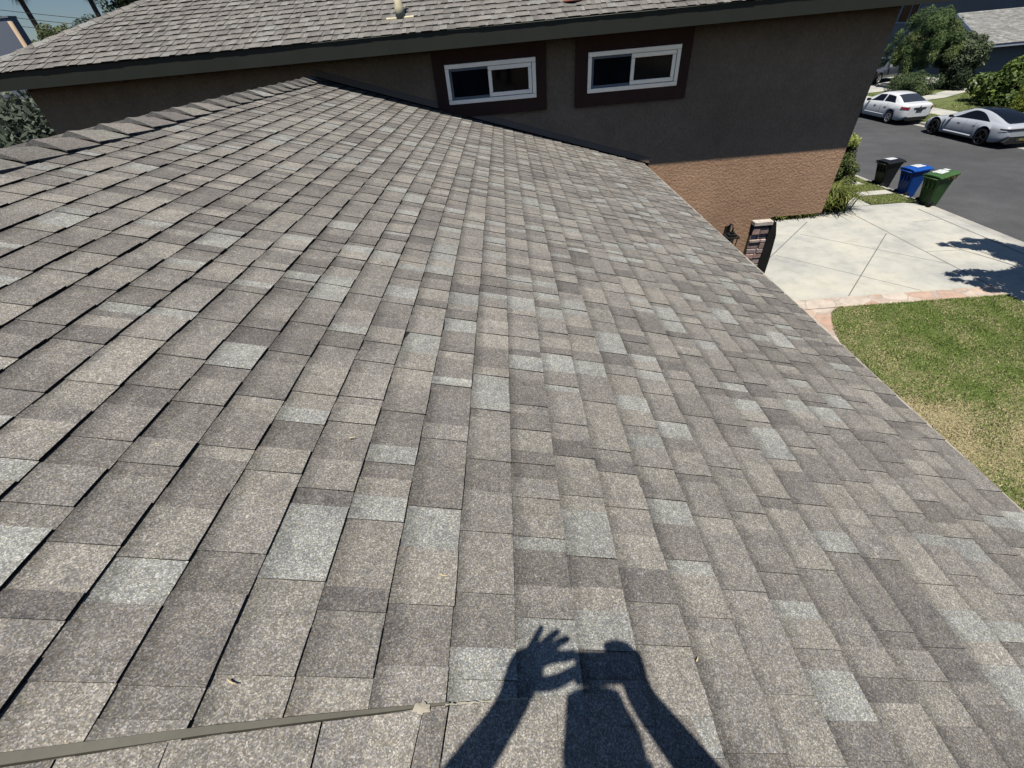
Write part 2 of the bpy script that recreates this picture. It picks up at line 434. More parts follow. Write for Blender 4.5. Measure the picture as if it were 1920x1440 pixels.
# drip edge and eave fascia of the lower roof
mb = MB()
EX = lower_p(2.106, 0, 0)[0]; EZ = lower_p(2.106, 0, 0)[2]
mb.box((EX - 0.002, -1.7, EZ - 0.05), (EX + 0.014, 6.98, EZ - 0.004), 0)
mb.build('drip_edge', M['galv'], house)
mb = MB(); mb.box((EX - 0.035, -1.7, EZ - 0.24), (EX - 0.004, 6.98, EZ - 0.052), 0)
mb.build('lower_fascia', M['fascia'], house)
mb = MB()
mb.box((-2.95, -1.6, 0), (1.55, 6.985, EZ - 0.15)); mb.box((-2.95, -1.6, EZ - 0.149), (-2.6, 6.985, EZ + 1.1))
mb.build('garage_wall', M['stucco'], house)

# upper wall: overhangs the ground-floor wall at its right end
mb = MB()
mb.prism([(-6.4, 0), (4.22, 0), (4.22, 3.19), (5.055, 3.19), (5.055, 5.74), (-6.4, 5.74)], 'y', 6.995, 15.0)
mb.build('wall', M['stucco'], house)
# painted board and flashing blackened for the gap's shadow where the lower roof meets the wall
mb = MB()
def board(h0, h1, y, m, x0=-2.5, x1=2.10):
    n = 12
    P = lambda x, h: (x, y, Z0 - 0.306 * x + h)
    for i in range(n):
        a = x0 + (x1 - x0) * i / n; b = x0 + (x1 - x0) * (i + 1) / n
        mb.face([P(a, h0), P(b, h0), P(b, h1), P(a, h1)], m)
        mb.face([P(a, h1), P(b, h1), (b, 6.995, P(b, h1)[2]), (a, 6.995, P(a, h1)[2])], m)
        mb.face([P(a, h0), P(b, h0), (b, 6.995, P(b, h0)[2]), (a, 6.995, P(a, h0)[2])], m)
    mb.face([P(x1, h0), (x1, 6.995, P(x1, h0)[2]), (x1, 6.995, P(x1, h1)[2]), P(x1, h1)], m)
board(0.018, 0.095, 6.972, 0)
mb.build('flashing_board', M['flashpaint'], house)
mb = MB(); board(-0.02, 0.017, 6.985, 0); mb.build('gap_shadow_flashing', M['edge'], house)

# windows
def window(x0, x1, z0, z1, tx0, tx1, tz0, tz1):
    y = 6.995
    mb = MB()          # brown surround: four boards butted end to end
    mb.box((tx0, y - 0.045, tz0), (tx1, y - 0.001, z0 - 0.001)); mb.box((tx0, y - 0.045, z1 + 0.001), (tx1, y - 0.001, tz1))
    mb.box((tx0, y - 0.045, z0 - 0.001), (x0 - 0.001, y - 0.001, z1 + 0.001)); mb.box((x1 + 0.001, y - 0.045, z0 - 0.001), (tx1, y - 0.001, z1 + 0.001))
    w = mb.build('window', M['trim'], house)
    fw = 0.05
    mb = MB()
    mb.box((x0, y - 0.055, z0), (x1, y - 0.002, z0 + fw)); mb.box((x0, y - 0.055, z1 - fw), (x1, y - 0.002, z1))
    mb.box((x0, y - 0.055, z0 + fw), (x0 + fw, y - 0.002, z1 - fw)); mb.box((x1 - fw, y - 0.055, z0 + fw), (x1, y - 0.002, z1 - fw))
    # sliding sash at the right, with its own stiles
    xm = (x0 + x1) / 2 - 0.01
    a0, a1, b0, b1 = xm - 0.025, x1 - fw - 0.004, z0 + fw + 0.003, z1 - fw - 0.003
    sw = 0.048
    mb.box((a0, y - 0.047, b0), (a1, y - 0.012, b0 + sw)); mb.box((a0, y - 0.047, b1 - sw), (a1, y - 0.012, b1))
    mb.box((a0, y - 0.047, b0 + sw), (a0 + sw, y - 0.012, b1 - sw)); mb.box((a1 - sw, y - 0.047, b0 + sw), (a1, y - 0.012, b1 - sw))
    local_ = mb.build('frame', M['vinyl'], None, 0.004)
    local_.parent = w
    mb = MB()
    c0, c1 = x0 + fw + 0.004, a0 - 0.001
    gw = 0.026
    mb.box((c0, y - 0.032, b0), (c1, y - 0.014, b0 + gw)); mb.box((c0, y - 0.032, b1 - gw), (c1, y - 0.014, b1))
    mb.box((c0, y - 0.032, b0 + gw), (c0 + gw, y - 0.014, b1 - gw))
    o = mb.build('screen_frame', M['screenframe'], None); o.parent = w
    mb = MB(); mb.box((c0 + gw, y - 0.022, b0 + gw), (c1, y - 0.016, b1 - gw)); o = mb.build('insect_screen', M['screen'], None); o.parent = w
    mb = MB(); mb.box((a0 + sw, y - 0.030, b0 + sw), (a1 - sw, y - 0.022, b1 - sw)); o = mb.build('pane', M['glass'], None); o.parent = w
    return w
w1 = window(-0.772, 0.432, 5.128, 5.572, -0.93, 0.571, 4.975, 5.727)
w2 = window(1.124, 2.337, 5.118, 5.562, 0.962, 2.475, 4.965, 5.727)

# upper roof
US = 0.385; UA = math.atan(US); CU, SU = math.cos(UA), math.sin(UA)
YE, ZE = 6.50, G + 0.068
def upper_p(u, v, n):
    w = 0.006 * noise.noise((u * 0.8, v * 0.5, 13.1))
    n += w
    return (v, YE - u * CU - n * SU, ZE - u * SU + n * CU)
mb = MB()
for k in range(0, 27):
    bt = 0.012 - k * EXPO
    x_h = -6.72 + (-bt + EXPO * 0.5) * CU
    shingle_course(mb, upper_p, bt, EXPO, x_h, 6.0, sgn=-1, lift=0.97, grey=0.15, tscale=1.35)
mb.face([upper_p(0, -6.75, -0.003), upper_p(0, 6, -0.003), upper_p(-3.9, 6, -0.003), upper_p(-3.9, -6.75 + 3.9 * CU, -0.003)], 1)
mb.build('upper_roof', [M['shingle'], M['edge']], house)
mb = MB()          # the hip's other slope, facing left
L = 3.9 * CU
mb.face([(-6.74, YE, ZE - 0.012), (-6.74 + L, YE + L, ZE + L * US - 0.012), (-6.74 + L, YE + 12, ZE + L * US - 0.012), (-6.74, YE + 12, ZE - 0.012)], 0, (0.24, 0.23, 0.215))
mb.build('upper_roof_side', M['shingle'], house)
mb = MB()
hd = Vector((1, 1, US)).normalized()
up_h = Vector((-US, -US, 2)).normalized()
wR = (Vector((1, -1, 0)).normalized() * 0.97 + Vector((0, 0, -0.24))); wL = (Vector((-1, 1, 0)).normalized() * 0.97 + Vector((0, 0, -0.24)))
cap_run(mb, Vector((-6.75, YE - 0.05, ZE - 0.024)), hd, Vector((0, 0, 1)), wL, wR, 24, 0.20, 0.022, 0.2)
mb.build('hip_cap', [M['shingle'], M['edge']], house)
mb = MB()
mb.box((-6.74, YE + 0.004, ZE - 0.180), (6.0, YE + 0.045, ZE - 0.006)); mb.box((-6.74, YE + 0.045, ZE - 0.180), (-6.70, YE + 9, ZE - 0.012))
mb.build('fascia', M['fascia'], house)
mb = MB(); mb.box((-6.69, YE + 0.046, ZE - 0.176), (6.0, 15.2, ZE - 0.15)); mb.build('soffit', M['soffit'], house)

# vent pipe and clay-coloured vent on the upper roof
def roof_y(y, dz=0.0): return ZE + (y - YE) * US + dz
py = 6.905; px = -1.215
mb = MB()
mb.tube([(px, py, roof_y(py) - 0.02), (px, py, roof_y(py) + 0.10), (px, py, roof_y(py) + 0.12), (px, py, roof_y(py) + 0.26)], [0.060, 0.054, 0.046, 0.038], 14)
A = [(px - 0.175, 6.865), (px + 0.165, 6.865), (px + 0.165, 6.895), (px - 0.175, 6.895)]
q = [(a, b, roof_y(b, 0.016)) for a, b in A]; mb.face(q); q2 = [(a, b, roof_y(b, 0.0)) for a, b in A]
mb.face([q[0], q[1], q2[1], q2[0]]); mb.face([q[1], q[2], q2[2], q2[1]]); mb.face([q[3], q[0], q2[0], q2[3]])
vp = mb.build('vent_pipe', M['cream'], house)
mb = MB(); mb.tube([(px, py, roof_y(py) + 0.25), (px, py, roof_y(py) + 0.75)], 0.029, 14)
o = mb.build('pipe_upper', M['rustpipe'], None); o.parent = vp
mb = MB()
mb.lathe([(0.0, 0.0), (0.12, 0.0), (0.125, 0.02), (0.10, 0.03), (0.085, 0.16), (0.11, 0.2), (0.0, 0.25)], 16, T=Matrix.Translation((0.90, 6.93, roof_y(6.93) - 0.02)))
mb.build('clay_vent', M['terra'], house)

# stone veneer at the ground-floor corner, black post beside it, wall lantern
mb = MB()
random.seed(8)
mb.box((3.95, 6.935, 0), (4.215, 6.994, 3.10), 0)
z = 0.02
SCOL = [(0.48, 0.32, 0.27), (0.36, 0.28, 0.27), (0.60, 0.46, 0.38), (0.29, 0.24, 0.25), (0.62, 0.42, 0.26), (0.52, 0.40, 0.37), (0.40, 0.28, 0.24)]
while z < 3.04:
    h = random.uniform(0.055, 0.12); h = min(h, 3.09 - z)
    xs = [3.945]
    while xs[-1] < 4.14: xs.append(min(xs[-1] + random.uniform(0.09, 0.2), 4.215))
    xs[-1] = 4.215
    for a, b in zip(xs[:-1], xs[1:]):
        d = random.uniform(0.02, 0.055); c = random.choice(SCOL); k = random.uniform(0.8, 1.2)
        mb.box((a + 0.005, 6.935 - d, z + 0.004), (b - 0.004, 6.936, z + h - 0.005), 1, tuple(x * k for x in c))
    z += h
mb.box((3.935, 6.862, 3.10), (4.235, 6.994, 3.165), 1, (0.60, 0.53, 0.46))
st = mb.build('stone_pillar', [M['mortar'], M['stone']], house, 0.008)
mb = MB()
n = 14
for i in range(n):
    za, zb = 3.13 * i / n, 3.13 * (i + 1) / n
    wa = 4.37 + 0.02 * math.sin(za * 3.3); wb = 4.37 + 0.02 * math.sin(zb * 3.3) - (0.05 if i == n - 1 else 0)
    mb.prism([(4.222, za), (wa, za), (wb, zb), (4.222, zb)], 'y', 6.90, 7.06)
mb.build('corner_post', M['blackwood'], house)
mb = MB()
lx, ly = 3.56, 6.80
mb.box((lx - 0.045, 6.965, 2.88), (lx + 0.045, 6.994, 3.10))                                   # wall plate
mb.tube([(lx, 6.97, 3.08), (lx, 6.92, 3.15), (lx, 6.84, 3.165), (lx, ly, 3.12), (lx, ly, 3.07)], 0.014, 8)
T = Matrix.Translation((lx, ly, 0))
for (w0, w1, za, zb) in ((0.098, 0.104, 2.985, 3.005), (0.055, 0.062, 3.006, 3.035), (0.026, 0.03, 3.036, 3.07), (0.07, 0.07, 2.70, 2.72)):
    mb.box((lx - w1, ly - w1, za), (lx + w1, ly + w1, zb), 0, taper=w0 / w1)
for sx in (-1, 1):
    for sy in (-1, 1): mb.tube([(lx + sx * 0.065, ly + sy * 0.065, 2.72), (lx + sx * 0.075, ly + sy * 0.075, 2.985)], 0.008, 6)
lan = mb.build('wall_lantern', M['black'], house)
mb = MB(); mb.lathe([(0.05, 2.722), (0.055, 2.98)], 12, T=T); o = mb.build('lamp_glass', M['lampglass'], None); o.parent = lan

# ------------------------------------------------------------------ ground, street, driveway
M['asphalt'] = mottled('asphalt', (0.086, 0.0865, 0.089), 0.9, ((0.22, 0.80, 1.14), (1.1, 0.86, 1.10), (45, 0.72, 1.3), (150, 0.7, 1.3)), (140, 0.4, 0.004))
def concrete_mat(name, rgb):
    m = mat(name, rgb, 0.9, spec=0.25)
    a = noise_n(m, 0.55, 5, 0.6); b = noise_n(m, 2.6, 6, 0.65); c = noise_n(m, 55, 3)
    s = mul(m, rgb, ramp(m, a.outputs['Fac'], ((0.30, (0.70, 0.73, 0.78)), (0.52, (0.97, 0.97, 0.96)), (0.70, (1.09, 1.07, 1.0)))))
    s = mul(m, s, ramp(m, b.outputs['Fac'], ((0.30, 0.84), (0.5, 1.0), (0.72, 1.06))))
    s = mul(m, s, ramp(m, c.outputs['Fac'], ((0.3, 0.93), (0.7, 1.06))))
    base(m, s); return m
M['concrete'] = concrete_mat('driveway_concrete', (0.53, 0.518, 0.463))
M['kerb'] = concrete_mat('kerb_concrete', (0.46, 0.44, 0.395))
M['joint'] = mottled('concrete_joint', (0.20, 0.195, 0.18), 0.95, ((9, 0.7, 1.3),))
M['soil'] = mottled('dry_soil', (0.20, 0.15, 0.10), 1.0, ((0.8, 0.8, 1.2), (14, 0.75, 1.2)))
M['turf'] = mottled('turf_base', (0.13, 0.155, 0.055), 1.0, ((0.9, 0.7, 1.3), (22, 0.55, 1.5)))
def flag_mat():
    m = mat('pink_flagstone', (0.5, 0.4, 0.35), 0.85, spec=0.25)
    co = objco(m)
    wob = noise_n(m, 3.0, 3); 
    mp = mul(m, co, wob.outputs['Color'], 0.10, 'MIX')
    v = nd(m, 'ShaderNodeTexVoronoi'); v.inputs['Scale'].default_value = 2.3; ln(m, mp, v.inputs['Vector'])
    e = nd(m, 'ShaderNodeTexVoronoi', feature='DISTANCE_TO_EDGE'); e.inputs['Scale'].default_value = 2.3; ln(m, mp, e.inputs['Vector'])
    sp = nd(m, 'ShaderNodeSeparateColor'); ln(m, v.outputs['Color'], sp.inputs[0])
    c = ramp(m, sp.outputs[0], ((0.0, (0.50, 0.33, 0.25)), (0.35, (0.56, 0.43, 0.34)), (0.7, (0.60, 0.52, 0.44)), (1.0, (0.47, 0.35, 0.29))))
    n = noise_n(m, 5, 6, 0.65); c = mul(m, c, ramp(m, n.outputs['Fac'], ((0.3, 0.8), (0.7, 1.15))))
    g = ramp(m, e.outputs['Distance'], ((0.0, 1.0), (0.035, 0.0)))
    base(m, mul(m, c, (0.34, 0.32, 0.28), g, 'MIX'))
    return m
M['flag'] = flag_mat()

def sheet(name, poly, z, m, thick=None):
    mb = MB()
    mb.face([(x, y, z) for x, y in poly])
    if thick:
        n = len(poly)
        for i in range(n):
            a, b = poly[i], poly[(i + 1) % n]
            mb.face([(a[0], a[1], z), (a[0], a[1], z - thick), (b[0], b[1], z - thick), (b[0], b[1], z)])
    return struct(name, mb, m)
SZ = -0.10                                  # street level
sheet('ground', [(-900, -900), (900, -900), (900, 900), (-900, 900)], -0.16, M['soil'])
sheet('street', [(15.0, -80), (23.95, -80), (23.95, 160), (15.0, 160)], SZ, M['asphalt'])
# driveway: flat as far as X=14.25, then the apron slopes into the gutter
mb = MB()
YA, YB = 9.52, 15.72
mb.face([(4.3, YA, 0), (14.26, YA, 0), (14.26, YB, 0), (10.4, YB + 0.02, 0), (10.4, 15.0, 0), (4.3, 15.0, 0)])
mb.face([(14.26, YA, 0), (14.85, YA, SZ + 0.012), (14.85, YB, SZ + 0.012), (14.26, YB, 0)])
struct('driveway', mb, M['concrete'])
mb = MB()
mb.face([(14.855, -80, SZ + 0.010), (15.16, -80, SZ + 0.004), (15.16, 160, SZ + 0.004), (14.855, 160, SZ + 0.010)])
struct('gutter', mb, M['kerb'])
def kerb(y0, y1, name='kerb', x0=14.70, x1=14.85, top=0.02):
    mb = MB(); mb.prism([(x0, SZ - 0.05), (x1, SZ - 0.05), (x1 - 0.01, top - 0.015), (x1 - 0.03, top), (x0, top)], 'y', y0, y1)
    return struct(name, mb, M['kerb'])
kerb(YB, 160); kerb(-80, YA - 0.02)
sheet('pavement', [(12.0, -80), (13.25, -80), (13.25, YA - 0.004), (12.0, YA - 0.004)], 0.004, M['concrete'])
sheet('pavement', [(12.0, YB + 0.02), (13.1, YB + 0.02), (13.1, 160), (12.0, 160)], 0.004, M['concrete'])
# scored joints
def joint(a, b, w=0.012, z=0.004):
    a, b = Vector((*a, z)), Vector((*b, z)); d = (b - a).normalized(); n = Vector((-d.y, d.x, 0)) * w / 2
    jm.face([a - n, b - n, b + n, a + n])
jm = MB()
joint((12.0, YA), (12.0, YB), 0.024)
joint((11.89, 13.17), (8.46, 9.56), 0.026)
joint((7.94, 12.22), (10.29, 9.56)); joint((9.44, 13.66), (11.98, 10.88)); joint((10.21, 14.65), (7.57, 11.98), 0.028)
joint((12.0, 11.69), (13.25, 11.62)); joint((13.25, 13.9), (14.2, 13.95), 0.012)
mb2 = [((14.24, 15.0), (14.24, 9.6), 0.035)]
for a, b, w in mb2: joint(a, b, w)
struct('driveway_joints', jm, M['joint'])
sheet('flagstone_path', [(5.6, 9.05), (7.9, 9.07), (12.0, 9.05), (12.0, 9.515), (5.6, 9.515)], 0.006, M['flag'])
sheet('flagstone_walk', [(5.2, -12.0), (6.95, -12.0), (6.95, 2.0), (7.1, 7.65), (7.2, 8.0), (7.45, 8.55), (7.62, 8.85), (7.9, 9.046), (5.2, 9.046)], 0.006, M['flag'])
sheet('parkway', [(13.12, YB + 0.02), (14.695, YB + 0.02), (14.695, 80), (13.12, 80)], 0.012, M['turf'], 0.03)
sheet('front_bed', [(5.6, 15.02), (10.38, 15.02), (10.38, 15.74), (11.98, 15.74), (11.98, 60), (5.6, 60)], 0.008, M['soil'])
sheet('parkway_near', [(13.26, -80), (14.695, -80), (14.695, YA - 0.03), (13.26, YA - 0.03)], 0.012, M['turf'], 0.03)

# grass: thousands of blades, uncountable
def fbm(x, y, s, seed):
    out = np.zeros_like(x); r = np.random.default_rng(seed)
    for o_ in range(4):
        for _ in range(4):
            th = r.uniform(0, 6.28); ph = r.uniform(0, 6.28); f = s * 2 ** o_ * r.uniform(0.7, 1.3)
            out += np.sin((x * np.cos(th) + y * np.sin(th)) * f + ph) / 2 ** o_ / 4
    return out
M['blade'] = mat('grass_blade', (0.1, 0.14, 0.04), 0.8, spec=0.2); base(M['blade'], vcol(M['blade']))
def grass(name, n, inside, bounds, hgt, label, dryf, seed=1):
    r = np.random.default_rng(seed)
    x = r.uniform(bounds[0], bounds[1], n); y = r.uniform(bounds[2], bounds[3], n)
    k = inside(x, y); x, y = x[k], y[k]; n = len(x)
    a = r.uniform(0, 2 * np.pi, n); h = hgt * r.uniform(0.45, 1.5, n) * (1 + 0.35 * fbm(x, y, 7, 12)); w = r.uniform(0.005, 0.011, n)
    lean = r.uniform(0.5, 1.8, n) * h; b = r.uniform(0, 2 * np.pi, n)
    P0 = np.stack([x - np.cos(a) * w, y - np.sin(a) * w, np.full(n, 0.008)], 1)
    P1 = np.stack([x + np.cos(a) * w, y + np.sin(a) * w, np.full(n, 0.008)], 1)
    P2 = np.stack([x + np.cos(b) * lean, y + np.sin(b) * lean, h + 0.008], 1)
    V = np.stack([P0, P1, P2], 1).reshape(-1, 3); F = np.arange(3 * n).reshape(-1, 3)
    dry = dryf(x, y, r)
    g1 = np.array([0.110, 0.170, 0.032]); g2 = np.array([0.225, 0.300, 0.080]); d1 = np.array([0.60, 0.49, 0.29])
    t = r.random(n)[:, None]; C = g1 * (1 - t) + g2 * t
    C = C * (1 - dry[:, None]) + d1 * (0.75 + 0.5 * r.random(n)[:, None]) * dry[:, None]
    C = np.repeat(C, 3, 0)
    o = np_mesh(name, V, F, C, M['blade'])
    o['label'] = label; o['kind'] = 'stuff'; return o
def lawn_in(x, y):
    left = np.interp(y, [-3, 2.0, 7.63, 7.98, 8.54, 8.84, 9.05], [6.95, 6.95, 7.1, 7.2, 7.45, 7.62, 7.9])
    return (x > left - 0.03) & (x < 11.98) & (y < 9.06)
def lawn_dry(x, y, r):
    d = np.hypot((x - 7.2) / 1.0, (y - 5.0) / 0.85)
    patch = np.clip(1.25 - d, 0, 1)
    d2 = np.hypot((x - 8.4) / 1.5, (y - 4.5) / 0.9); patch = np.maximum(patch, 0.75 * np.clip(1.25 - d2, 0, 1))
    edge = np.clip((7.75 - x) / 0.8, 0, 1) * 0.5
    n = fbm(x, y, 1.6, 3); n2 = fbm(x, y, 6, 4)
    p = np.clip(0.16 + 1.1 * patch + edge * 0.4 + 0.22 * n + 0.20 * n2, 0, 0.97)
    return (r.random(len(x)) < p) * r.uniform(0.55, 1.0, len(x))
# the soil and thatch under the lawn, straw coloured where the grass has dried
M['thatch'] = mottled('thatch', (1, 1, 1), 1.0, ((22, 0.6, 1.4),), attr=True)
def lawn_base():
    nx, ny = 60, 130
    ys = np.concatenate([[-30, -12, -4], np.linspace(1.5, 9.05, ny)])
    left = np.interp(ys, [-3, 2.0, 7.63, 7.98, 8.54, 8.84, 9.05], [6.95, 6.95, 7.1, 7.2, 7.45, 7.62, 7.9])
    V = []; C = []
    rr = np.random.default_rng(1)
    for y, l in zip(ys, left):
        x = np.linspace(l, 11.98, nx); yy = np.full(nx, y)
        dd = np.mean([lawn_dry(x, yy, rr) for _ in range(8)], axis=0)[:, None]
        V.append(np.stack([x, yy, np.full(nx, 0.012)], 1)); C.append(np.array([0.105, 0.140, 0.042]) * (1 - dd) + np.array([0.40, 0.32, 0.19]) * dd)
    V = np.concatenate(V); C = np.concatenate(C); n = len(ys)
    F = [(i * nx + j, i * nx + j + 1, (i + 1) * nx + j + 1, (i + 1) * nx + j) for i in range(n - 1) for j in range(nx - 1)]
    o = np_mesh('lawn', V, np.array(F), C, M['thatch']); o['kind'] = 'structure'
lawn_base()
grass('lawn_grass', 230000, lawn_in, (6.9, 12, 1.8, 9.08), 0.026, 'green lawn with a straw coloured dry patch beside the roof eave', lawn_dry, 2)
grass('parkway_grass', 22000, lambda x, y: (x > 13.1) & (x < 14.7) & ~((x > 13.25) & (y > 16.65) & (y < 17.15)), (13.1, 14.7, 15.74, 21), 0.04, 'strip of short grass between driveway and kerb', lambda x, y, r: (r.random(len(x)) < 0.25 + 0.1 * fbm(x, y, 2, 9)) * 0.7, 3)

# across the street
sheet('far_gutter', [(23.80, -80), (24.12, -80), (24.12, 160), (23.80, 160)], SZ + 0.006, M['kerb'])
mb = MB(); mb.prism([(24.10, SZ - 0.05), (24.12, 0.0), (24.14, 0.02), (24.27, 0.02), (24.27, SZ - 0.05)], 'y', -80, 160)
struct('far_kerb', mb, M['kerb'])
sheet('far_lawn', [(24.28, -80), (120, -80), (120, 160), (24.28, 160)], 0.0, M['turf'], 0.03)
sheet('far_pavement', [(26.3, -80), (27.8, -80), (27.8, 160), (26.3, 160)], 0.012, M['concrete'])
sheet('far_driveway', [(24.3, 39.4), (26.29, 39.4), (44, 41.6), (44, 62), (24.3, 62)], 0.020, M['concrete'])
walk = [(27.79, 37.4), (29.0, 36.1), (30.14, 36.1), (33.0, 37.6), (36.0, 39.5), (38.0, 41.4), (38.0, 40.2), (36.5, 38.6), (33.5, 36.4), (30.8, 34.9), (29.3, 34.6), (27.79, 35.0)]
sheet('far_walk', walk, 0.028, M['concrete'])
grass('far_grass', 60000, lambda x, y: ((x < 26.3) | (x > 27.8)) & (y < 39) & ~((x > 28.5) & (y > 0.95 * x + 4.6)), (24.3, 34, 24, 39), 0.06, 'short green grass across the street', lambda x, y, r: (r.random(len(x)) < 0.25) * 0.6, 4)

# ------------------------------------------------------------------ plants
def leaf_mat(name, trans=0.25, rough=0.55):
    m = bpy.data.materials.new(name); m.use_nodes = True
    nt = m.node_tree; p = nt.nodes['Principled BSDF']; p.inputs['Roughness'].default_value = rough; p.inputs['Specular IOR Level'].default_value = 0.3
    a = nt.nodes.new('ShaderNodeAttribute'); a.attribute_name = 'col'
    nt.links.new(a.outputs['Color'], p.inputs['Base Color'])
    t = nt.nodes.new('ShaderNodeBsdfTranslucent'); nt.links.new(a.outputs['Color'], t.inputs['Color'])
    mx = nt.nodes.new('ShaderNodeMixShader'); mx.inputs[0].default_value = trans
    nt.links.new(p.outputs[0], mx.inputs[1]); nt.links.new(t.outputs[0], mx.inputs[2])
    nt.links.new(mx.outputs[0], nt.nodes['Material Output'].inputs['Surface'])
    return m
M['leaf'] = leaf_mat('leaf'); M['needle'] = leaf_mat('needle', 0.1, 0.7)
M['bark'] = mottled('bark', (0.10, 0.075, 0.055), 0.95, ((6, 0.7, 1.3), (40, 0.7, 1.3)), (30, 0.6, 0.02))

def leaves(name, centres, radii, n, size, cols, parent, matl, seed=0, aspect=0.45, upb=0.3, shell=0.55):
    """leaf-shaped faces scattered through ellipsoid clumps"""
    r = np.random.default_rng(seed)
    centres = np.asarray(centres, float); radii = np.asarray(radii, float)
    vol = (radii ** 2).sum(1) if radii.ndim > 1 else radii ** 2
    if radii.ndim == 1: radii = np.repeat(radii[:, None], 3, 1)
    pick = r.choice(len(centres), n, p=vol / vol.sum())
    d = r.normal(size=(n, 3)); d /= np.linalg.norm(d, axis=1)[:, None]
    rad = np.where(r.random(n) < shell, r.uniform(0.78, 1.06, n), r.uniform(0, 1, n) ** 0.5)
    P = centres[pick] + d * rad[:, None] * radii[pick]
    nrm = d * 0.8 + r.normal(size=(n, 3)) * 0.6 + np.array([0, 0, upb]); nrm /= np.linalg.norm(nrm, axis=1)[:, None]
    t = np.cross(nrm, r.normal(size=(n, 3))); t /= np.linalg.norm(t, axis=1)[:, None]
    b = np.cross(nrm, t)
    s = size * r.uniform(0.6, 1.4, n)[:, None]
    V = np.stack([P - t * s, P + b * s * aspect, P + t * s, P - b * s * aspect], 1).reshape(-1, 3)
    F = np.arange(4 * n).reshape(-1, 4)
    cols = np.asarray(cols, float); ci = r.integers(0, len(cols), n)
    cl = r.integers(0, len(cols), len(centres))
    C = (0.5 * cols[ci] + 0.5 * cols[cl[pick]]) * r.uniform(0.7, 1.3, n)[:, None] * 1.18
    return np_mesh(name, V, F, np.repeat(C, 4, 0), matl, parent)

def clump_set(c, R, n, seed, rr=(0.25, 0.42)):
    r = np.random.default_rng(seed); c = np.array(c, float); R = np.array(R, float)
    d = r.normal(size=(n, 3)); d /= np.linalg.norm(d, axis=1)[:, None]
    q = c + d * (r.uniform(0.25, 0.85, n) ** 0.6)[:, None] * R
    return q, np.outer(r.uniform(*rr, n), np.full(3, R.min())) * r.uniform(0.8, 1.2, (n, 3))

GREEN_P = [(0.045, 0.075, 0.028), (0.060, 0.095, 0.035), (0.080, 0.105, 0.040), (0.035, 0.058, 0.028)]
# pine across the street: needle tufts on tapering limbs, some of them yellow-green
def limb(mb, a, b, r0, r1, n=5, wob=0.1, seed=0):
    r = random.Random(seed); a, b = Vector(a), Vector(b); pts = []
    for i in range(n + 1):
        t = i / n; p = a.lerp(b, t)
        if 0 < i < n: p += Vector((r.uniform(-1, 1), r.uniform(-1, 1), r.uniform(-.5, .5))) * wob
        pts.append(p)
    mb.tube(pts, [r0 + (r1 - r0) * i / n for i in range(n + 1)], 8)
    return pts
pine = thing('pine_tree', 'bushy dark green pine with tufted branches on a leaning trunk behind the white sedan', 'tree', (32.0, 41.3, 0))
tb = MB(); limb(tb, (32.0, 41.35, 0), (32.15, 40.9, 1.5), 0.13, 0.10, 4, 0.03, 1); limb(tb, (32.15, 40.9, 1.5), (32.5, 40.6, 4.2), 0.10, 0.03, 5, 0.08, 2)
ends = []
rr_ = random.Random(4)
PP = [(43.1, 1.7), (42.9, 2.5), (42.3, 3.2), (41.5, 4.1), (40.9, 4.5), (40.2, 4.5), (39.5, 4.1), (38.8, 3.9), (38.3, 3.1), (38.2, 2.2), (38.7, 1.4), (40.5, 1.3), (42.0, 1.6), (42.9, 1.75)]
def inpoly(y, z):
    c = False; j = len(PP) - 1
    for i in range(len(PP)):
        if (PP[i][1] > z) != (PP[j][1] > z) and y < (PP[j][0] - PP[i][0]) * (z - PP[i][1]) / (PP[j][1] - PP[i][1]) + PP[i][0]: c = not c
        j = i
    return c
while len(ends) < 74:
    y, z = rr_.uniform(38, 44), rr_.uniform(0.9, 4.6)
    if not inpoly(y, z): continue
    b1 = Vector((32.3 + rr_.uniform(-1.2, 1.2), y, z)); zz = min(3.9, max(1.1, z - 0.5))
    b0 = Vector((32.1 + 0.1 * (zz - 1.5), 40.95 - 0.1 * (zz - 1.5), zz))
    limb(tb, b0, b1, 0.032, 0.010, 3, 0.06, len(ends)); ends.append(b1)
tb.build('trunk', M['bark'], pine)
cs = [tuple(e) for e in ends] + [(x_, y_, z_) for x_ in (31.3, 32.6) for y_, z_ in PP[:10]] + [(31.2, 40.9, 2.4), (31.2, 40.4, 3.2), (31.3, 41.4, 2.9), (31.2, 40.2, 1.9), (31.2, 41.6, 2.0), (31.4, 39.4, 2.6)]
rs = [np.random.default_rng(i).uniform(0.24, 0.42) * np.array([1.0, 0.85, 1.35]) for i in range(len(cs))]
leaves('crown', cs, np.array(rs), 52000, 0.075, [(0.085, 0.140, 0.045), (0.125, 0.180, 0.058), (0.20, 0.24, 0.085), (0.055, 0.095, 0.038), (0.095, 0.155, 0.058)], pine, M['needle'], 3, 0.20, 0.5, 0.75)

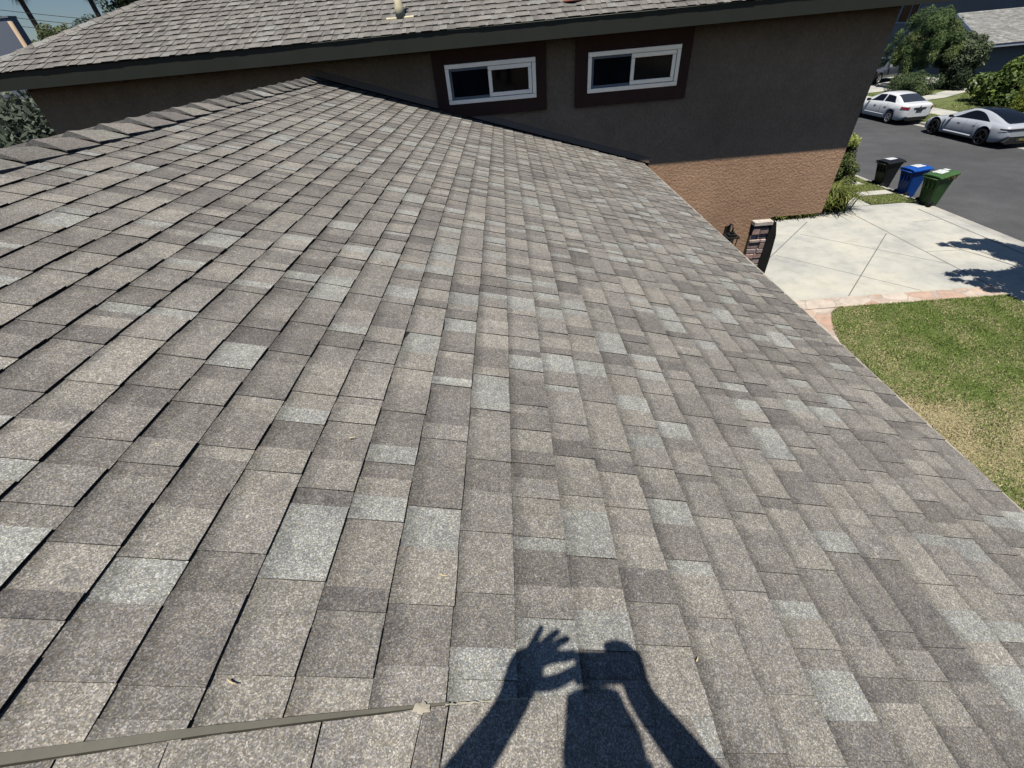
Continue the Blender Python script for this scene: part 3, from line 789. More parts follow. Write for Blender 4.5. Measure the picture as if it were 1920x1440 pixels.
def shrub(name, label, cat, c, R, n, size, cols, seed, clumps=16, group=None, m='leaf', aspect=0.45, trunk=True, rr=(0.35, 0.55)):
    t = thing(name, label, cat, (c[0], c[1], 0), 0, group)
    q, r = clump_set(c, R, clumps, seed, rr)
    q[:, 2] = np.maximum(q[:, 2], 0.12)
    leaves('foliage', q, r, n, size, cols, t, M[m], seed + 50, aspect)
    if trunk:
        tb = MB(); rn = random.Random(seed)
        for i in range(5):
            e = q[rn.randrange(len(q))]
            limb(tb, (c[0] + rn.uniform(-.1, .1), c[1] + rn.uniform(-.1, .1), 0), tuple(e), 0.03, 0.01, 3, 0.05, i)
        tb.build('stem', M['bark'], t)
    return t
shrub('leafy_tree', 'pale tipped leafy small tree between the dark pine and the grey garage wall', 'tree', (34.4, 39.2, 2.0), (1.4, 1.5, 1.6), 17000, 0.085, [(0.085, 0.12, 0.058), (0.14, 0.175, 0.095), (0.24, 0.26, 0.16), (0.05, 0.08, 0.04)], 21, 34, rr=(0.25, 0.42))
shrub('juniper_shrub', 'low spreading juniper shrub at the foot of the pine', 'shrub', (30.6, 38.2, 0.55), (1.1, 2.5, 0.60), 14000, 0.07, [(0.085, 0.125, 0.050), (0.115, 0.155, 0.058), (0.062, 0.095, 0.042)], 22, 26, m='needle', aspect=0.25, rr=(0.6, 1.0))
shrub('dark_shrub', 'dark rounded shrub beside the curved concrete walk', 'shrub', (34.0, 38.2, 0.75), (1.0, 1.3, 0.9), 7000, 0.07, [(0.030, 0.048, 0.024), (0.042, 0.062, 0.030)], 23, 14, rr=(0.4, 0.7))
shrub('ivy_hedge', 'large ivy covered mound with bright green leaves right of the curved walk', 'hedge', (33.0, 31.3, 0.9), (3.4, 3.2, 1.75), 34000, 0.105, [(0.11, 0.165, 0.034), (0.155, 0.215, 0.042), (0.20, 0.25, 0.065), (0.06, 0.10, 0.026)], 24, 60, aspect=0.7, rr=(0.28, 0.5))
shrub('yellow_green_hedge', 'fine leaved yellow green hedge behind the silver white coupe', 'hedge', (28.5, 24.9, 0.85), (1.5, 2.5, 1.25), 26000, 0.06, [(0.15, 0.18, 0.024), (0.19, 0.22, 0.030), (0.10, 0.13, 0.022)], 25, 34, aspect=0.4, rr=(0.4, 0.7))
# clipped hedge past the house corner
t = thing('clipped_hedge', 'tall clipped hedge past the brown house corner with yellow green top', 'hedge', (12.9, 18.2, 0))
q = []; r_ = []
rg = np.random.default_rng(8)
for i in range(70):
    q.append((rg.uniform(12.3, 13.5), rg.uniform(17.45, 19.2), rg.uniform(0.25, 1.48))); r_.append(rg.uniform(0.2, 0.34))
leaves('foliage', q, np.array(r_), 26000, 0.034, [(0.09, 0.13, 0.038), (0.13, 0.165, 0.05), (0.055, 0.085, 0.03), (0.18, 0.20, 0.07)], t, M['leaf'], 61, 0.55, 0.6, 0.7)
q2 = [(rg.uniform(12.2, 13.55), rg.uniform(17.5, 19.2), rg.uniform(1.55, 1.75)) for _ in range(30)]
leaves('pale_top_leaves', q2, np.full(30, 0.17), 6000, 0.036, [(0.32, 0.37, 0.085), (0.40, 0.44, 0.13), (0.24, 0.30, 0.07)], t, M['leaf'], 62, 0.45, 0.6, 0.6)  # paler yellow-green leaves along the top
tb = MB()
for i in range(6): limb(tb, (12.9, 17.8 + i * 0.22, 0), (12.7 + 0.1 * i, 17.7 + i * 0.25, 1.3), 0.03, 0.012, 3, 0.05, i)
tb.build('stem', M['bark'], t)

def strap_plant(name, label, c, R, H, n, seed, group=None, cols=((0.16, 0.19, 0.042), (0.25, 0.27, 0.065), (0.10, 0.13, 0.028), (0.38, 0.37, 0.14))):
    t = thing(name, label, 'plant', c, 0, group)
    r = np.random.default_rng(seed); V = []; F = []; C = []
    for i in range(n):
        a = r.uniform(0, 6.28); out = R * r.uniform(0.35, 1.1); h = H * r.uniform(0.6, 1.1); w = r.uniform(0.016, 0.030)
        bx, by = r.normal(0, R * 0.22), r.normal(0, R * 0.22)
        col = np.array(cols[r.choice(len(cols), p=[.36, .34, .2, .1])]) * r.uniform(0.8, 1.2)
        ca, sa = math.cos(a), math.sin(a)
        prev = None
        for k in range(6):
            s = k / 5; x = bx + ca * out * s; y = by + sa * out * s
            z = h * (2.1 * s - 1.5 * s * s) if True else 0
            ww = w * (1 - 0.85 * s)
            V += [(c[0] + x - sa * ww, c[1] + y + ca * ww, c[2] + max(z, 0.005)), (c[0] + x + sa * ww, c[1] + y - ca * ww, c[2] + max(z, 0.005))]
            C += [col, col]
            j = len(V)
            if k: F.append((j - 4, j - 3, j - 1, j - 2))
    np_mesh('foliage', np.array(V), np.array(F), np.array(C), M['leaf'], t)
    return t
strap_plant('strap_leaf_plant', 'large fountain shaped clump of yellow green strap leaves at the driveway corner', (11.55, 15.75, 0.01), 0.95, 1.0, 800, 1)
strap_plant('strap_leaf_plant', 'smaller strap leaved clump just left of the large fountain shaped clump', (10.75, 15.5, 0.01), 0.6, 0.65, 340, 7)
xs_ = [9.45, 9.8, 10.15, 10.5]
lab = ['low strap leaved tuft nearest the stone pillar, first in the border row', 'second low strap leaved tuft in the border row under the house overhang', 'third low strap leaved tuft in the border row under the house overhang', 'last low strap leaved tuft in the border row, next to the larger clumps']
for i, x in enumerate(xs_):
    strap_plant('border_plant', lab[i], (x, 15.16 + 0.03 * i, 0.01), 0.36, 0.30, 120, 20 + i, 'low strap leaved plants in the driveway border')

# stepping stones in the kerbside grass
mb = MB(); mb.box((13.3, 16.68, 0.012), (14.55, 17.12, 0.045)); o = mb.build('stepping_stone', M['concrete'], None, 0.01); tag(o, 'pale rectangular stepping stone in the grass beside the blue bin', 'paving slab', 'stepping stones in the kerbside grass')
mb = MB(); mb.box((13.35, 18.0, 0.012), (14.3, 18.42, 0.045)); o = mb.build('stepping_stone', M['concrete'], None, 0.01); tag(o, 'pale stepping stone half hidden by the clipped hedge, behind the black bin', 'paving slab', 'stepping stones in the kerbside grass')

# dark bush left of the house, seen under the eave
t = shrub('grey_green_tree', 'grey green leafy tree beside the left wall of the brown house', 'tree', (-9.6, 9.6, 4.35), (1.55, 1.3, 1.45), 12000, 0.075, [(0.075, 0.095, 0.066), (0.11, 0.13, 0.092), (0.17, 0.19, 0.145), (0.045, 0.06, 0.04)], 31, 30, rr=(0.3, 0.5), trunk=False)
tb = MB(); limb(tb, (-9.6, 9.6, 0), (-9.6, 9.6, 3.6), 0.12, 0.08, 4, 0.04, 2); tb.build('trunk', M['bark'], t)

# trees past the roof at the upper left
def far_tree(name, label, c, R, H0, n, size, cols, seed, clumps, aspect=0.4, m='leaf', group='trees beyond the roof at upper left'):
    t = thing(name, label, 'tree', (c[0], c[1], 0), 0, group)
    q, r = clump_set(c, R, clumps, seed, (0.25, 0.45))
    leaves('crown', q, r, n, size, cols, t, M[m], seed, aspect, 0.4, 0.6)
    tb = MB(); limb(tb, (c[0], c[1], 0), (c[0], c[1], c[2]), 0.2, 0.08, 5, 0.1, seed)
    rn = random.Random(seed)
    for i in range(7): limb(tb, (c[0], c[1], c[2] - R[2] * 0.6), tuple(q[rn.randrange(len(q))]), 0.06, 0.02, 3, 0.1, i)
    tb.build('trunk', M['bark'], t); return t
far_tree('dark_conifer', 'dense dark green conifer crown above the upper roof hip', (-28.9, 40.6, 7.3), (2.3, 2.0, 1.85), 0, 9000, 0.15, [(0.030, 0.045, 0.024), (0.042, 0.06, 0.03), (0.05, 0.066, 0.034)], 41, 34, 0.25, 'needle')
far_tree('light_green_tree', 'light green feathery tree between palm trunk and dark conifer', (-25.7, 32, 7.1), (1.25, 1.2, 1.1), 0, 4200, 0.11, [(0.12, 0.15, 0.055), (0.17, 0.195, 0.09), (0.085, 0.11, 0.05)], 42, 26, 0.3)
far_tree('roof_peak_tree', 'green tree against the sky where the roof hip leaves the picture', (-19.6, 30, 9.2), (1.25, 1.2, 1.25), 0, 4200, 0.11, [(0.075, 0.105, 0.038), (0.105, 0.135, 0.05), (0.05, 0.075, 0.03)], 43, 26, 0.3)
def palm(label, x, y, zt, seed):
    t = thing('palm_tree', label, 'palm tree', (x, y, 0), 0, 'tall fan palms')
    tb = MB(); tb.tube([(x, y, 0), (x + .05, y, zt * 0.5), (x, y, zt)], [0.36, 0.28, 0.22], 10); tb.build('trunk', M['bark'], t)
    r = np.random.default_rng(seed); V = []; F = []; C = []
    for i in range(70):
        a = r.uniform(0, 6.28); el = r.uniform(-1.2, 1.1); L = r.uniform(1.0, 1.7)
        dead = el < -0.35; col = np.array((0.16, 0.12, 0.075) if dead else (0.055, 0.08, 0.03)) * r.uniform(.7, 1.2)
        d = np.array([math.cos(a) * math.cos(el), math.sin(a) * math.cos(el), math.sin(el)])
        o_ = np.array([x, y, zt]) + d * (0.25 if dead else 0.6); side = np.array([-math.sin(a), math.cos(a), 0])
        for k in range(9):
            f = (k - 4) / 4; tip = o_ + d * L * (1 - 0.3 * abs(f)) * (0.75 if dead else 1) + side * f * L * (0.35 if dead else 0.75) - np.array([0, 0, 0.25 * abs(f) + (0.5 if dead else 0.1)])
            w = side * 0.035; j = len(V); V += [o_ - w, o_ + w, tip]; C += [col] * 3; F.append((j, j + 1, j + 2))
    np_mesh('fronds', np.array(V), np.array(F), np.array(C), M['leaf'], t)
palm('tall thin palm trunk nearest the blue grey building', -49.4, 60, 13.2, 1)
palm('tall thin palm trunk rising behind the dark conifer', -42.3, 60, 12.9, 2)

# street tree whose shade falls across the driveway: it stands right of the frame
t = thing('street_tree', 'leafy kerbside tree shading the end of the driveway', 'tree', (13.9, 8.3, 0))
rg = np.random.default_rng(77); cs = []; rs = []
def reg(x, y):
    return True
sx_, sy_ = -SUNV.x / SUNV.z, -SUNV.y / SUNV.z
tips = [(12.80, 12.05, .16), (13.2, 12.05, .2), (13.7, 12.2, .22), (14.1, 12.0, .3), (13.5, 11.75, .28), (13.2, 11.9, .2), (14.2, 11.4, .45), (13.8, 11.5, .3), (14.6, 10.9, .6), (14.3, 10.2, .6), (13.9, 10.5, .3),
        (11.62, 10.25, .16), (11.95, 10.3, .2), (12.3, 10.2, .28), (12.7, 10.0, .35), (11.5, 9.95, .13), (11.75, 9.7, .2), (12.1, 9.75, .28), (11.85, 9.35, .2), (12.3, 9.3, .3), (12.8, 9.5, .5), (13.3, 9.6, .5), (13.2, 10.05, .3), (12.2, 8.9, .25), (12.6, 8.6, .35),
        (13.2, 8.8, .6), (13.8, 9.4, .6), (14.2, 8.6, .7), (12.8, 8.0, .4), (13.4, 7.9, .6), (14.6, 9.6, .6), (14.2, 7.4, .7), (15.0, 8.6, .7), (15.0, 10.3, .5), (13.3, 7.0, .5), (13.7, 11.1, .3), (14.0, 10.9, .45), (13.6, 10.1, .45), (14.1, 9.9, .5), (13.0, 9.9, .35), (13.5, 9.1, .5), (14.4, 11.6, .4), (14.0, 11.8, .3), (12.6, 9.75, .3)]
for i, (gx, gy, r0) in enumerate(tips):
    H = 3.9 + 0.9 * rg.random() + (0.8 if r0 > 0.4 else 0)
    cs.append((gx - sx_ * H, gy - sy_ * H, H)); rs.append((r0, r0 * 0.9, r0 * 0.6))
leaves('crown', cs, np.array(rs) * np.array([1.15, 1.0, 1.0]), 24000, 0.11, [(0.05, 0.08, 0.03), (0.08, 0.11, 0.04)], t, M['leaf'], 78, 0.28, 0.5, 0.1)
tb = MB(); limb(tb, (13.9, 8.3, 0), (13.8, 8.2, 3.2), 0.14, 0.10, 4, 0.03, 1)
for i, c in enumerate(cs): limb(tb, (13.8, 8.2, 2.9 + 0.3 * (i % 3)), c, 0.03, 0.010, 4, 0.05, i)
tb.build('trunk', M['bark'], t)

# ------------------------------------------------------------------ wheeled bins at the kerb
M['hdpe_black'] = mottled('black_bin_plastic', (0.014, 0.015, 0.017), 0.42, ((3, 0.8, 1.3), (30, 0.85, 1.15)))
M['hdpe_blue'] = mottled('blue_bin_plastic', (0.010, 0.080, 0.36), 0.42, ((3, 0.85, 1.2), (30, 0.9, 1.1)))
M['hdpe_green'] = mottled('green_bin_plastic', (0.050, 0.115, 0.036), 0.45, ((3, 0.85, 1.2), (30, 0.88, 1.12)))
M['rubber'] = mottled('rubber', (0.012, 0.012, 0.013), 0.8, ((20, 0.8, 1.2),))
M['sticker'] = mat('white_lid_label', (0.78, 0.80, 0.80), 0.5)
M['print'] = mat('label_print', (0.30, 0.38, 0.42), 0.6)
def wheeled_bin(label, cat, loc, rz, m, stick=None, lift=0.0, scale=1.0):
    t = thing('wheeled_bin', label, cat, loc, rz, 'wheeled bins at the kerb')
    S = scale
    mb = MB()
    # local: +x is the front (towards the street), the wheels are at -x
    H = 1.00 * S
    def ring(z, d, w, x0):
        d, w = d * S, w * S; r = 0.06 * S
        P = []
        for (sx, sy) in ((1, 1), (-1, 1), (-1, -1), (1, -1)):
            cx, cy = x0 * S + sx * (d / 2 - r), sy * (w / 2 - r)
            for k in range(4):
                a = {(1, 1): 0, (-1, 1): 1, (-1, -1): 2, (1, -1): 3}[(sx, sy)] * math.pi / 2 + k / 3 * math.pi / 2
                P.append(mb.vert((cx + r * math.cos(a), cy + r * math.sin(a), z * S)))
        return P
    R = [ring(0.02, 0.40, 0.44, 0.08), ring(0.10, 0.43, 0.46, 0.07), ring(0.60, 0.56, 0.54, 0.03), ring(0.93, 0.66, 0.61, 0.0), ring(0.935, 0.70, 0.66, 0.0), ring(1.00, 0.70, 0.66, 0.0)]
    n = 16
    mb.idx(R[0][::-1]); mb.idx(R[-1])
    for i in range(len(R) - 1):
        for k in range(n): mb.idx((R[i][k], R[i][(k + 1) % n], R[i + 1][(k + 1) % n], R[i + 1][k]), 0, False)
    for y in (-0.15, 0.0, 0.15):       # moulded ribs on the rear wall
        mb.box((-0.33 * S, (y - 0.012) * S, 0.62 * S), (-0.262 * S, (y + 0.012) * S, 0.9 * S))
    mb.box((0.30 * S, -0.2 * S, 0.62 * S), (0.35 * S, 0.2 * S, 0.66 * S))      # lift bar
    mb.tube([(-0.34 * S, -0.25 * S, 0.95 * S), (-0.42 * S, -0.25 * S, 0.97 * S), (-0.42 * S, 0.25 * S, 0.97 * S), (-0.34 * S, 0.25 * S, 0.95 * S)], 0.017 * S, 8)
    mb.tube([(-0.14 * S, -0.27 * S, 0.112 * S), (-0.14 * S, 0.27 * S, 0.112 * S)], 0.014 * S, 8, 1)
    o = mb.build('body', [m, M['rubber']], None); o.parent = t
    mb = MB()      # lid: a shallow crowned slab with a raised front panel
    nx, ny = 12, 8
    def lz(x, y): return (1.015 + 0.055 * (1 - (2 * y / 0.70) ** 4) * (0.75 + 0.25 * math.sin((x + .4) * 2.2)) - 0.02 * max(0, x - 0.2) / 0.2 - (0.012 if -0.17 < x < -0.11 else 0) + lift * (x + 0.36))
    g = [[None] * (ny + 1) for _ in range(nx + 1)]
    for i in range(nx + 1):
        for j in range(ny + 1):
            x = -0.36 + 0.76 * i / nx; y = -0.35 + 0.70 * j / ny
            g[i][j] = mb.vert((x * S, y * S, lz(x, y) * S))
    for i in range(nx):
        for j in range(ny): mb.idx((g[i][j], g[i + 1][j], g[i + 1][j + 1], g[i][j + 1]), 0, False)
    edge = [g[i][0] for i in range(nx + 1)] + [g[nx][j] for j in range(1, ny + 1)] + [g[i][ny] for i in range(nx - 1, -1, -1)] + [g[0][j] for j in range(ny - 1, 0, -1)]
    low = []
    for e in edge:
        p = mb.v[e]; low.append(mb.vert((p[0], p[1], p[2] - 0.035 * S)))
    for i in range(len(edge)): mb.idx((edge[i], low[i], low[(i + 1) % len(edge)], edge[(i + 1) % len(edge)]))
    mb.idx(low[::-1])
    lid = mb.build('lid', m, None); lid.parent = t
    if stick:
        mb = MB(); x0, x1, y0, y1 = stick
        e = 0.004
        def sp(x, y, h): return (x * S, y * S, (lz(x, y) + h) * S)
        for i in range(6):
            for j in range(6):
                a, b = x0 + (x1 - x0) * i / 6, x0 + (x1 - x0) * (i + 1) / 6; c, d = y0 + (y1 - y0) * j / 6, y0 + (y1 - y0) * (j + 1) / 6
                mb.face([sp(a, c, e), sp(b, c, e), sp(b, d, e), sp(a, d, e)])
        for k in range(4):
            xx = x0 + (x1 - x0) * (0.18 + 0.2 * k)
            for j in range(6):
                if random.random() < 0.15: continue
                c, d = y0 + (y1 - y0) * (j + .15) / 6, y0 + (y1 - y0) * (j + 0.95) / 6
                if j in (0,) and k % 2: continue
                mb.face([sp(xx, c, e + .003), sp(xx + 0.018, c, e + .003), sp(xx + 0.018, d, e + .003), sp(xx, d, e + .003)], 1)
        o = mb.build('lid_label', [M['sticker'], M['print']], None); o.parent = t
    for y in (-0.255, 0.255):
        mb = MB()
        T = Matrix.Translation((-0.14 * S, y * S, 0.112 * S)) @ Matrix.Rotation(math.pi / 2, 4, 'X')
        mb.lathe([(0.0, -0.03 * S), (0.06 * S, -0.03 * S), (0.065 * S, -0.024 * S), (0.10 * S, -0.03 * S), (0.112 * S, -0.015 * S), (0.112 * S, 0.015 * S), (0.10 * S, 0.03 * S), (0.065 * S, 0.024 * S), (0.06 * S, 0.03 * S), (0, 0.03 * S)], 18, T=T)
        w = mb.build('wheel', M['rubber'], None); w.parent = t
    return t
b1 = wheeled_bin('black wheeled bin with a white label on its lid, nearest the clipped hedge', 'wheelie bin', (14.90, 17.92, SZ + 0.012), math.radians(6), M['hdpe_black'], (-0.10, 0.24, -0.06, 0.28), 0.05, scale=0.93)
b2 = wheeled_bin('bright blue wheeled bin between the black and the green bin', 'wheelie bin', (14.93, 16.66, SZ + 0.012), math.radians(6), M['hdpe_blue'], (-0.06, 0.28, -0.12, 0.24), 0.06, scale=0.95)
b3 = wheeled_bin('green wheeled bin with a white label on its lid, nearest the driveway apron', 'wheelie bin', (14.97, 15.60, SZ + 0.012), math.radians(12), M['hdpe_green'], (-0.14, 0.18, -0.10, 0.26), 0.14, scale=0.97)
S3 = 0.97
mb = MB(); q = [(x * S3, y * S3, (1.015 + 0.055 * (1 - (2 * y / 0.70) ** 4) * (0.75 + 0.25 * math.sin((x + .4) * 2.2)) - 0.02 * max(0, x - 0.2) / 0.2 + 0.14 * (x + 0.36) + 0.006) * S3) for x, y in ((0.23, 0.0), (0.36, 0.0), (0.36, 0.2), (0.23, 0.2))]
mb.face(q); o = mb.build('lid_emblem', M['sticker'], None); o.parent = b3
rg = np.random.default_rng(3); n = 260
P_ = np.stack([rg.uniform(-0.1, 0.34, n), np.where(rg.random(n) < 0.6, rg.uniform(-0.33, -0.25, n), rg.uniform(-0.3, 0.3, n)), rg.uniform(0.93, 1.02, n)], 1)
D_ = rg.normal(size=(n, 3)) * 0.03; E_ = rg.normal(size=(n, 3)) * 0.012
o = np_mesh('garden_waste', np.stack([P_ - D_, P_ + E_, P_ + D_, P_ - E_], 1).reshape(-1, 3), np.arange(4 * n).reshape(-1, 4), np.repeat(np.array([0.20, 0.15, 0.07]) * rg.uniform(0.5, 1.4, n)[:, None], 4, 0), M['leaf'], None); o.parent = b3

# ------------------------------------------------------------------ cars
def carpaint(name, rgb, rough=0.3, coat=0.6): return mat(name, rgb, rough, 0.0, 0.5, coat=coat)
M['paint_white'] = carpaint('white_car_paint', (0.78, 0.79, 0.80))
M['paint_ice'] = carpaint('silvery_white_car_paint', (0.47, 0.495, 0.545), 0.28)
M['paint_dark'] = carpaint('dark_grey_blue_car_paint', (0.075, 0.085, 0.105))
M['carglass'] = mat('dark_car_glass', (0.006, 0.007, 0.010), 0.05, spec=0.45)
M['carglass2'] = mat('clear_rear_glass', (0.035, 0.042, 0.055), 0.05, spec=0.5)
M['carblack'] = mat('black_car_trim', (0.010, 0.010, 0.011), 0.5)
M['lamp_red'] = mat('red_tail_lamp', (0.30, 0.012, 0.025), 0.15, coat=1.0)
M['lamp_dark'] = mat('smoked_tail_lamp', (0.030, 0.020, 0.030), 0.35)
M['alloy'] = mat('silver_alloy', (0.52, 0.53, 0.55), 0.35, 0.7)
M['rimdark'] = mat('dark_alloy', (0.035, 0.036, 0.04), 0.35, 0.5)
M['chrome'] = mat('chrome', (0.75, 0.76, 0.78), 0.12, 1.0)
M['plate_dark'] = mat('plate_dark', (0.03, 0.032, 0.038), 0.4)
M['plate_yellow'] = mat('plate_yellow', (0.62, 0.52, 0.16), 0.5)

class Car:
    def __init__(s, K): s.K = K
    def f(s, key, x):
        pts = s.K[key]
        xs = [p[0] for p in pts]
        if x <= xs[0]: return pts[0][1]
        if x >= xs[-1]: return pts[-1][1]
        for i in range(len(xs) - 1):
            if xs[i] <= x <= xs[i + 1]:
                x0, x1 = xs[i], xs[i + 1]; y0, y1 = pts[i][1], pts[i + 1][1]
                def sl(j):
                    if j <= 0 or j >= len(xs) - 1: return (pts[min(j + 1, len(xs) - 1)][1] - pts[max(j - 1, 0)][1]) / (xs[min(j + 1, len(xs) - 1)] - xs[max(j - 1, 0)])
                    a = (pts[j][1] - pts[j - 1][1]) / (xs[j] - xs[j - 1]); b = (pts[j + 1][1] - pts[j][1]) / (xs[j + 1] - xs[j])
                    return 0 if a * b <= 0 else 2 * a * b / (a + b)
                h = x1 - x0; u = (x - x0) / h; m0, m1 = sl(i) * h, sl(i + 1) * h
                return (2 * u**3 - 3 * u**2 + 1) * y0 + (u**3 - 2 * u**2 + u) * m0 + (-2 * u**3 + 3 * u**2) * y1 + (u**3 - u**2) * m1
    def zb(s, x):
        z = s.f('bottom', x)
        for xa in s.K['axles']:
            d = abs(x - xa); R = s.K['R']
            if d < R: z = max(z, s.K['zc'] + math.sqrt(R * R - d * d))
        return z
    def sect(s, x):
        w = s.f('w', x); S_ = s.f('shoulder', x); T = s.f('top', x); zb = s.zb(x)
        g = max(0.0, T - S_); q = min(1.0, g / 0.38)
        wb = w * s.K.get('wb', 0.90); wt = w * (0.84 - s.K.get('tumble', 0.15) * q)
        zm = 0.45 * S_ + 0.10
        P = [(0, zb), (0.80 * w, zb), (0.965 * w, zb + 0.03), (0.99 * w, max(zb + 0.05, zm * 0.72)), (w, max(zb + 0.06, zm)), (0.985 * w, max(zb + 0.07, 0.80 * S_)), (0.945 * w, max(zb + 0.08, S_)),
             (wb, max(zb + 0.09, S_ + 0.025 * q + 0.01)), (wb + (wt - wb) * 0.5, S_ + 0.02 + (g - 0.07 * q - 0.02) * 0.5), (wt, S_ + g - 0.065 * q), (0.84 * wt, S_ + g - 0.025 * q), (0.5 * wt, S_ + g - 0.006), (0, S_ + g)]
        if g < 0.02:
            P[7] = (wb, max(zb + .09, S_ + 0.3 * g + .004)); P[8] = (0.8 * w, S_ + 0.6 * g + .006); P[9] = (0.68 * w, S_ + .8 * g + .008); P[10] = (0.55 * w, S_ + .9 * g + .01); P[11] = (0.3 * w, S_ + g + .012); P[12] = (0, S_ + g + .014)
        out = []
        for a, b in P: out.append((a, b))
        return out
    def side(s, x, v, off=0.0):
        """greenhouse side surface, v 0 at the belt line and 1 at the roof"""
        P = s.sect(x)
        a, b, c = P[7], P[8], P[9]
        if v < 0.5: t = v * 2; y, z = a[0] + (b[0] - a[0]) * t, a[1] + (b[1] - a[1]) * t
        else: t = v * 2 - 1; y, z = b[0] + (c[0] - b[0]) * t, b[1] + (c[1] - b[1]) * t
        return (x, y + off * 0.85, z + off * 0.4)
    def over(s, x, f, off=0.0, nx=0.0):
        """roof surface, f from -1 to 1 across between the roof edges"""
        P = s.sect(x); a = abs(f) * P[9][0]; sg = 1 if f >= 0 else -1
        pts = [P[12], P[11], P[10], P[9]]
        for i in range(3):
            if pts[i][0] <= a <= pts[i + 1][0] + 1e-9:
                t = (a - pts[i][0]) / max(1e-6, pts[i + 1][0] - pts[i][0]); z = pts[i][1] + t * (pts[i + 1][1] - pts[i][1]); break
        return (x + nx * off, sg * a, z + off)
    def body(s, xs, m, parent):
        mb = MB(); rings = []
        for x in xs:
            P = s.sect(x); L = [(x, y, z) for y, z in P] + [(x, -y, z) for y, z in P[-2:0:-1]]
            rings.append([mb.vert(p) for p in L])
        n = len(rings[0])
        for i in range(len(rings) - 1):
            for k in range(n):
                dark = k in (0, n - 1)
                mb.idx((rings[i][k], rings[i + 1][k], rings[i + 1][(k + 1) % n], rings[i][(k + 1) % n]), 1 if dark else 0, True)
        mb.idx(rings[0], 0); mb.idx(rings[-1][::-1], 0)
        o = mb.build('body', [m, M['carblack']], None); o.parent = parent; return o
    def patch(s, name, fn, nu, nv, m, parent, smooth=True, mirror=True):
        objs = []
        for sg in ((1, -1) if mirror else (1,)):
            mb = MB(); g = [[mb.vert((p[0], p[1] * sg, p[2])) for p in [fn(i / nu, j / nv) for j in range(nv + 1)]] for i in range(nu + 1)]
            for i in range(nu):
                for j in range(nv): mb.idx((g[i][j], g[i + 1][j], g[i + 1][j + 1], g[i][j + 1]), 0, smooth)
            o = mb.build(name, m, None); o.parent = parent; objs.append(o)
        return objs
def wheel(parent, x, y, zc, R, rimm, spokes, rimR, sg, wdt=0.22, twin=False):
    mb = MB(); T = Matrix.Translation((x, y, zc)) @ Matrix.Rotation(-sg * math.pi / 2, 4, 'X')
    h = wdt / 2
    mb.lathe([(rimR, -h), (R - 0.02, -h), (R, -h + 0.03), (R, h - 0.03), (R - 0.02, h), (rimR, h), (rimR - 0.01, h - 0.03), (rimR - 0.02, -h * 0.2), (0, -h * 0.2)], 32, T=T)
    w = mb.build('wheel', M['rubber'], None); w.parent = parent
    mb = MB()
    mb.lathe([(rimR + 0.004, h - 0.03), (rimR + 0.006, h + 0.004), (rimR - 0.018, h + 0.002), (rimR - 0.03, h - 0.05)], 32, T=T)
    for k in range(spokes):
        a = 2 * math.pi * k / spokes + 0.3
        for da in ((-0.1, 0.1) if twin else (0,)):
            ca, sa = math.cos(a + da), math.sin(a + da); na, nb = -sa, ca; ww = 0.014 if twin else 0.028
            P = []
            for r, hh in ((0.03, h - 0.02), (rimR - 0.01, h - 0.004)):
                for sgn in (-1, 1): P.append(T @ Vector((ca * r + na * ww * sgn, sa * r + nb * ww * sgn, hh)))
            Q = [p - (T.to_3x3() @ Vector((0, 0, 0.03))) for p in P]
            mb.face([P[0], P[1], P[3], P[2]]); mb.face([P[0], P[2], Q[2], Q[0]]); mb.face([P[1], P[3], Q[3], Q[1]])
    mb.lathe([(0, h - 0.005), (0.05, h - 0.008), (0.055, h - 0.05)], 16, T=T)
    r = mb.build('rim', rimm, None); r.parent = w
    return w

# white sedan
K = dict(axles=(0.0, 2.70), R=0.365, zc=0.315, wb=0.895, tumble=0.165,
    bottom=[(-1.02, 0.42), (-0.85, 0.26), (-0.5, 0.22), (2.2, 0.20), (3.2, 0.22), (3.6, 0.32)],
    w=[(-1.03, 0.60), (-0.98, 0.74), (-0.80, 0.835), (-0.4, 0.875), (0.5, 0.888), (2.2, 0.888), (3.0, 0.86), (3.4, 0.75), (3.60, 0.52)],
    shoulder=[(-1.03, 0.84), (-0.95, 0.955), (-0.6, 0.985), (0.3, 0.985), (1.4, 0.945), (2.3, 0.90), (2.9, 0.84), (3.4, 0.72), (3.60, 0.58)],
    top=[(-1.03, 0.90), (-0.97, 1.045), (-0.62, 1.085), (-0.5, 1.10), (-0.2, 1.235), (0.15, 1.375), (0.5, 1.44), (0.95, 1.465), (1.4, 1.44), (1.75, 1.36), (2.1, 1.21), (2.5, 1.03), (2.62, 0.985), (3.1, 0.90), (3.45, 0.77), (3.60, 0.62)])
car = Car(K)
sed = thing('parked_sedan', 'white four door sedan with red tail lights parked across the street', 'car', (23.70, 29.15, SZ + 0.004), math.pi / 2)
def xs_for(K, x0, x1):
    xs = set(np.round(np.arange(x0, x1 + 1e-6, 0.09), 3).tolist()) | {x0, x1, x0 + 0.02, x0 + 0.05, x1 - 0.03}
    for a in K['axles']:
        for d in np.linspace(-K['R'], K['R'], 19): xs.add(round(a + float(d), 3))
        xs |= {a - K['R'] - 0.012, a + K['R'] + 0.012}
    return sorted(xs)
car.body(xs_for(K, -1.03, 3.60), M['paint_white'], sed)
def ss(a, b, t): return a + (b - a) * t
def sedan_win(lo0, lo1, up0, up1):
    def fn(u, v):
        vv = 0.10 + 0.80 * v; x = ss(ss(lo0, up0, v), ss(lo1, up1, v), u); return car.side(x, vv, 0.008)
    return fn
car.patch('side_window', sedan_win(-0.02, 0.90, 0.28, 0.93), 12, 6, M['carglass'], sed)
